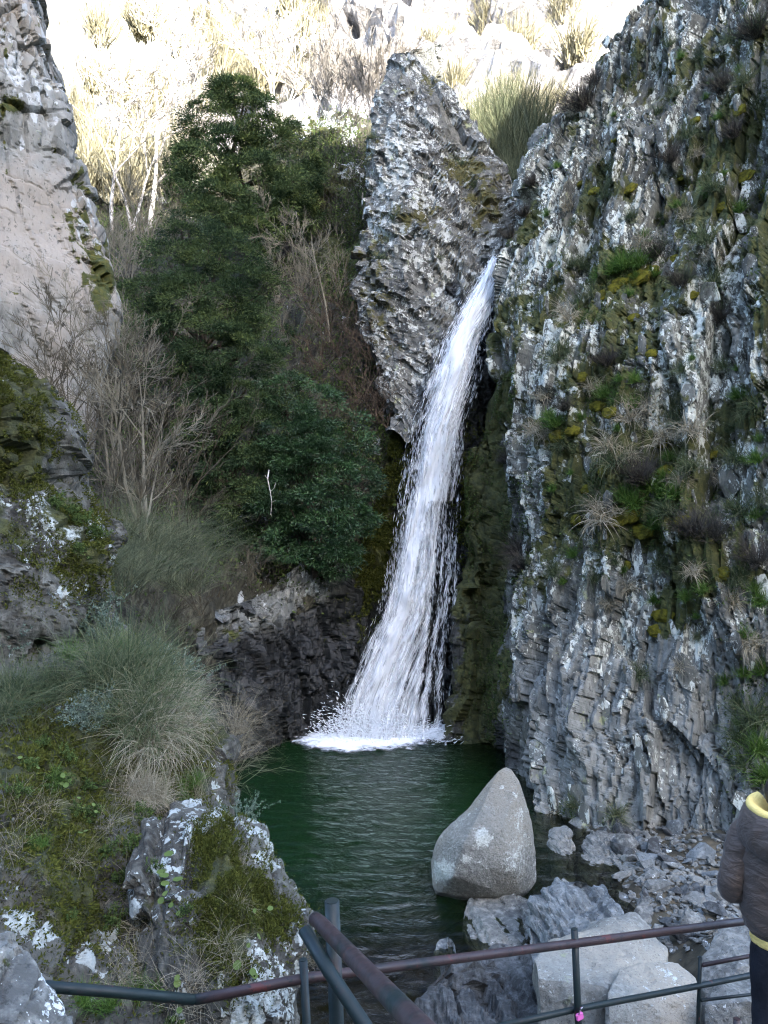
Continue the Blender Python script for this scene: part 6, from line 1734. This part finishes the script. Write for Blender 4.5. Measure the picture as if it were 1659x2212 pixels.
keys = list(verts)
me = bpy.data.meshes.new('body_cage')
me.from_pydata([verts[k][:3] for k in keys], [(keys.index(a_), keys.index(b_)) for a_, b_ in edges], [])
bo_ = bpy.data.objects.new('body_cage', me)
COL.objects.link(bo_)
md = bo_.modifiers.new('skin', 'SKIN')
for k, sv in zip(keys, me.skin_vertices[0].data):
    sv.radius = verts[k][3:5]
    sv.use_root = (k == 'pel')
bo_.modifiers.new('sub', 'SUBSURF').levels = 2
dg = bpy.context.evaluated_depsgraph_get()
bme = bpy.data.meshes.new_from_object(bo_.evaluated_get(dg))
bpy.data.objects.remove(bo_, do_unlink=True)
bme.name = 'body'
for p in bme.polygons: p.use_smooth = True
body = obj('body', bme, M['skin'], person)
for sd in (-1, 1):
    bm = bmesh.new(); bmesh.ops.create_uvsphere(bm, u_segments=12, v_segments=8, radius=.012)
    me = bpy.data.meshes.new('eye'); bm.to_mesh(me); bm.free()
    obj('eye', me, M['hair'], body, (.032 * sd, .092, 1.60))
V, F = tubes([(-.024, .098, 1.528, .024, .098, 1.528, .006, .006)], 6)
M['lip'] = plain('lips', (0.34, 0.13, 0.11), .5, .3, var=.1)
obj('mouth', mesh_from('mouth', V, F, None, True), M['lip'], body)
# hair cap
th, ph = np.meshgrid(np.linspace(0, 2 * np.pi, 40, endpoint=False), np.linspace(.02, 2.0, 24))
cut = np.where(np.sin(th) > .2, np.minimum(ph, 1.15), ph)
G = np.stack([.094 * np.sin(cut) * np.cos(th), .008 + .112 * np.sin(cut) * np.sin(th), 1.60 + .115 * np.cos(cut)], -1)
G = G + .01 * fbm(G * np.array([60, 60, 14.]), 3, 5)[..., None] * (G - np.array([0, 0, 1.6])) / .1
obj('hair', mesh_from('hair', G, grid_faces(24, 40, True), None, True), M['hair'], person)
# jacket
J = ring_path([(0, .0, .865, .168, .125), (0, .0, .885, .182, .135), (0, -.005, .93, .205, .155), (0, -.01, 1.03, .215, .168), (0, -.012, 1.14, .218, .17), (0, -.012, 1.25, .222, .165), (0, -.01, 1.34, .215, .14), (0, -.005, 1.40, .15, .11), (0, 0, 1.44, .085, .085)], 72, .012, 7, 61, (.55, .55, 1.9), 8, 2.3)
jk = obj('jacket', loft(J, name='jacket'), M['jacket'], person)
for sd in (-1, 1):
    S = ring_path([(.13 * sd, -.005, 1.40, .05, .06), (.185 * sd, -.01, 1.365, .075, .085), (.225 * sd, -.03, 1.26, .072, .08), (.25 * sd, -.05, 1.14, .068, .075), (.255 * sd, -.03, 1.07, .068, .072), (.235 * sd, .05, 1.035, .064, .064), (.20 * sd, .13, 1.03, .056, .056), (.175 * sd, .185, 1.03, .042, .042)], 36, .010, 8, 62 + sd, (.6, .6, 1.9), 8)
    obj('sleeve', loft(S, name='sleeve'), M['jacket'], jk)
# waistband of the jacket
Wb = ring_path([(0, 0, .845, .160, .122), (0, 0, .853, .172, .130), (0, 0, .89, .176, .133), (0, 0, .90, .168, .126)], 72, .003, 20, 66)
obj('waistband', loft(Wb, name='waistband'), M['jacket'], jk)
# hood thrown back, with its yellow lining
ang = np.linspace(-2.0, 2.0, 60)
prof = [(.085, 1.36), (.15, 1.305), (.215, 1.30), (.245, 1.35), (.245, 1.42), (.225, 1.485), (.205, 1.515), (.196, 1.518)]
prof_in = [(.199, 1.508), (.200, 1.530), (.184, 1.544), (.150, 1.530), (.115, 1.49), (.085, 1.45), (.075, 1.41)]
def hood(pr, seed, amp):
    pr = hermite(np.array(pr), np.linspace(0, 1, len(pr)), np.linspace(0, 1, 30))
    G = np.zeros((30, 60, 3))
    for k, a_ in enumerate(ang):
        e = 1 - .28 * (abs(a_) / 2.0) ** 3
        x, y = math.sin(a_), -math.cos(a_)
        G[:, k, 0] = x * pr[:, 0] * e * 1.05
        G[:, k, 1] = y * pr[:, 0] * e * 1.12 + .02
        G[:, k, 2] = pr[:, 1] + .025 * (abs(a_) / 2.0) ** 2
    G = G + (fbm(G * 9, 3, seed, ridge=True) * amp)[..., None] * np.array([.6, .6, .6])
    return mesh_from('hood', G, grid_faces(30, 60), None, True)
hd = obj('hood', hood(prof, 71, .018), M['jacket'], jk)
obj('hood', hood(prof_in, 72, .006), M['yellow'], person)
# yellow hem under the jacket, trousers
He = ring_path([(0, 0, .80, .150, .118), (0, 0, .806, .163, .126), (0, 0, .84, .168, .130), (0, 0, .87, .16, .12)], 60, .006, 14, 73)
obj('hoodie_hem', loft(He, name='hoodie_hem'), M['yellow'], person)
T_ = []
tro = obj('trousers', loft(ring_path([(0, 0, .70, .150, .115), (0, 0, .78, .153, .118), (0, 0, .86, .148, .112)], 48, .003, 14, 74), name='trousers'), M['trousers'], person)
for sd in (-1, 1):
    L_ = ring_path([(.075 * sd, 0, .80, .085, .105), (.082 * sd, 0, .66, .084, .095), (.092 * sd, .012, .48, .066, .072), (.098 * sd, -.005, .28, .056, .062), (.10 * sd, -.02, .09, .058, .066), (.10 * sd, -.02, .05, .055, .064)], 32, .006, 12, 75 + sd)
    obj('trouser_leg', loft(L_, name='trouser_leg'), M['trousers'], tro)
    Sh = ring_path([(.105 * sd, -.09, .05, .03, .035), (.105 * sd, -.06, .055, .042, .05), (.108 * sd, .03, .05, .045, .048), (.115 * sd, .12, .038, .045, .034), (.118 * sd, .165, .03, .02, .02)], 24)
    obj('shoe', loft(Sh, name='shoe'), M['shoe'], person)
# dead pale branch caught on the holly
q = [unp(581, 1015, 15.9), unp(578, 1035, 15.8), unp(584, 1062, 15.75), unp(587, 1085, 15.75), unp(585, 1112, 15.75)]
q += [unp(578, 1035, 15.8), unp(572, 1026, 15.75)]
seg_ = [(*a_, *b_, .014 - .002 * k, .012 - .002 * k) for k, (a_, b_) in enumerate(zip(q[:5], q[1:5]))]
seg_ += [(*q[5], *q[6], .009, .005), (*q[2], *unp(592, 1055, 15.7), .008, .004), (*q[3], *unp(597, 1080, 15.7), .007, .003), (*unp(592, 1055, 15.7), *unp(596, 1042, 15.7), .005, .003)]
V, F = tubes(seg_, 5)
tag(obj('dead_branch', mesh_from('dead_branch', V, F), M['birch']), 'bleached dead branch hanging in the dark holly', 'branch')

# ------------------------------------------------------------------ labels that say which one
bpy.context.view_layer.update()
ORD = ['first', 'second', 'third', 'fourth', 'fifth', 'sixth', 'seventh', 'eighth', 'ninth', 'tenth', 'eleventh', 'twelfth']
byl = {}
for o in scene.objects:
    if o.parent is None and o.get('group') and o.get('label'):
        byl.setdefault((o['group'], o['label']), []).append(o)
SHORT = {'dark leafless shrub in the gully left of the yews': 'dark leafless shrub in the gully', 'grey-green small-leaved shrub below the mossy crag': 'small-leaved shrub below mossy crag', 'thin dry grass growing on the lichened outcrop': 'thin dry grass on outcrop',
         'long arching grey-green grass clump on top of the left bank': 'long arching grass on left bank', 'tumbled grey stone on the low ridge left of the waterfall': 'tumbled stone on the low ridge', 'loose wet stone in the stream mouth behind the handrail': 'loose stone in the stream mouth', 'small stone in the shallow water right of the egg-shaped boulder': 'small stone right of egg-shaped boulder',
         'sunlit yellowish scrub bush on the far hillside': 'yellowish scrub bush on hillside', 'small green-leaved rosette growing in moss on the left rocks': 'small leafy rosette on left rocks',
         'tuft of grey-green grass growing on the right cliff': 'grey-green grass tuft on right cliff', 'tuft of straw-coloured dry grass hanging on the right cliff': 'straw-coloured grass tuft on right cliff',
         'tuft of fresh green grass on a ledge of the right cliff': 'fresh green grass tuft on right cliff', 'dull grey-brown dwarf shrub rooted in the right cliff': 'dull brown dwarf shrub on right cliff',
         'rounded yellow-green moss cushion on the right cliff': 'yellow-green moss cushion on right cliff', 'sparse thin dry grass on the mossy rocks of the left bank': 'sparse thin grass on left bank',
         'low fresh green grass on the left bank': 'low green grass on left bank', 'small tuft of grass on the rock pinnacle': 'small grass tuft on the pinnacle', 'cluster of round pennywort leaves on the left rocks': 'round-leaved pennywort on left rocks',
         'tangled reddish-brown bramble between the holly and the waterfall': 'reddish bramble between holly and waterfall', 'long straw-coloured grass clump hanging from the left bank toward the pool': 'straw-coloured long grass hanging from left bank'}
for (g_, l_), os_ in byl.items():
    n = len(os_)
    if n < 2 or n > 84 or (n > 60 and l_ not in SHORT):
        continue
    P = {o.name: proj(np.array(o.matrix_world.translation)) for o in os_}
    if n <= 8:
        for k, o in enumerate(sorted(os_, key=lambda o: P[o.name][0])):
            base = SHORT.get(l_, l_)
            o['label'] = base + ', ' + (ORD[k] + ' from the left' if k else 'leftmost')
    else:
        rows = math.ceil(n / 7)
        srt = sorted(os_, key=lambda o: P[o.name][1])
        per = math.ceil(n / rows)
        for rw in range(rows):
            part = sorted(srt[rw * per:(rw + 1) * per], key=lambda o: P[o.name][0])
            for k, o in enumerate(part):
                o['label'] = SHORT.get(l_, l_) + ', ' + (ORD[k] + ' from left' if k else 'leftmost') + ', ' + (ORD[rw] + ' row from top' if rw else 'top row')
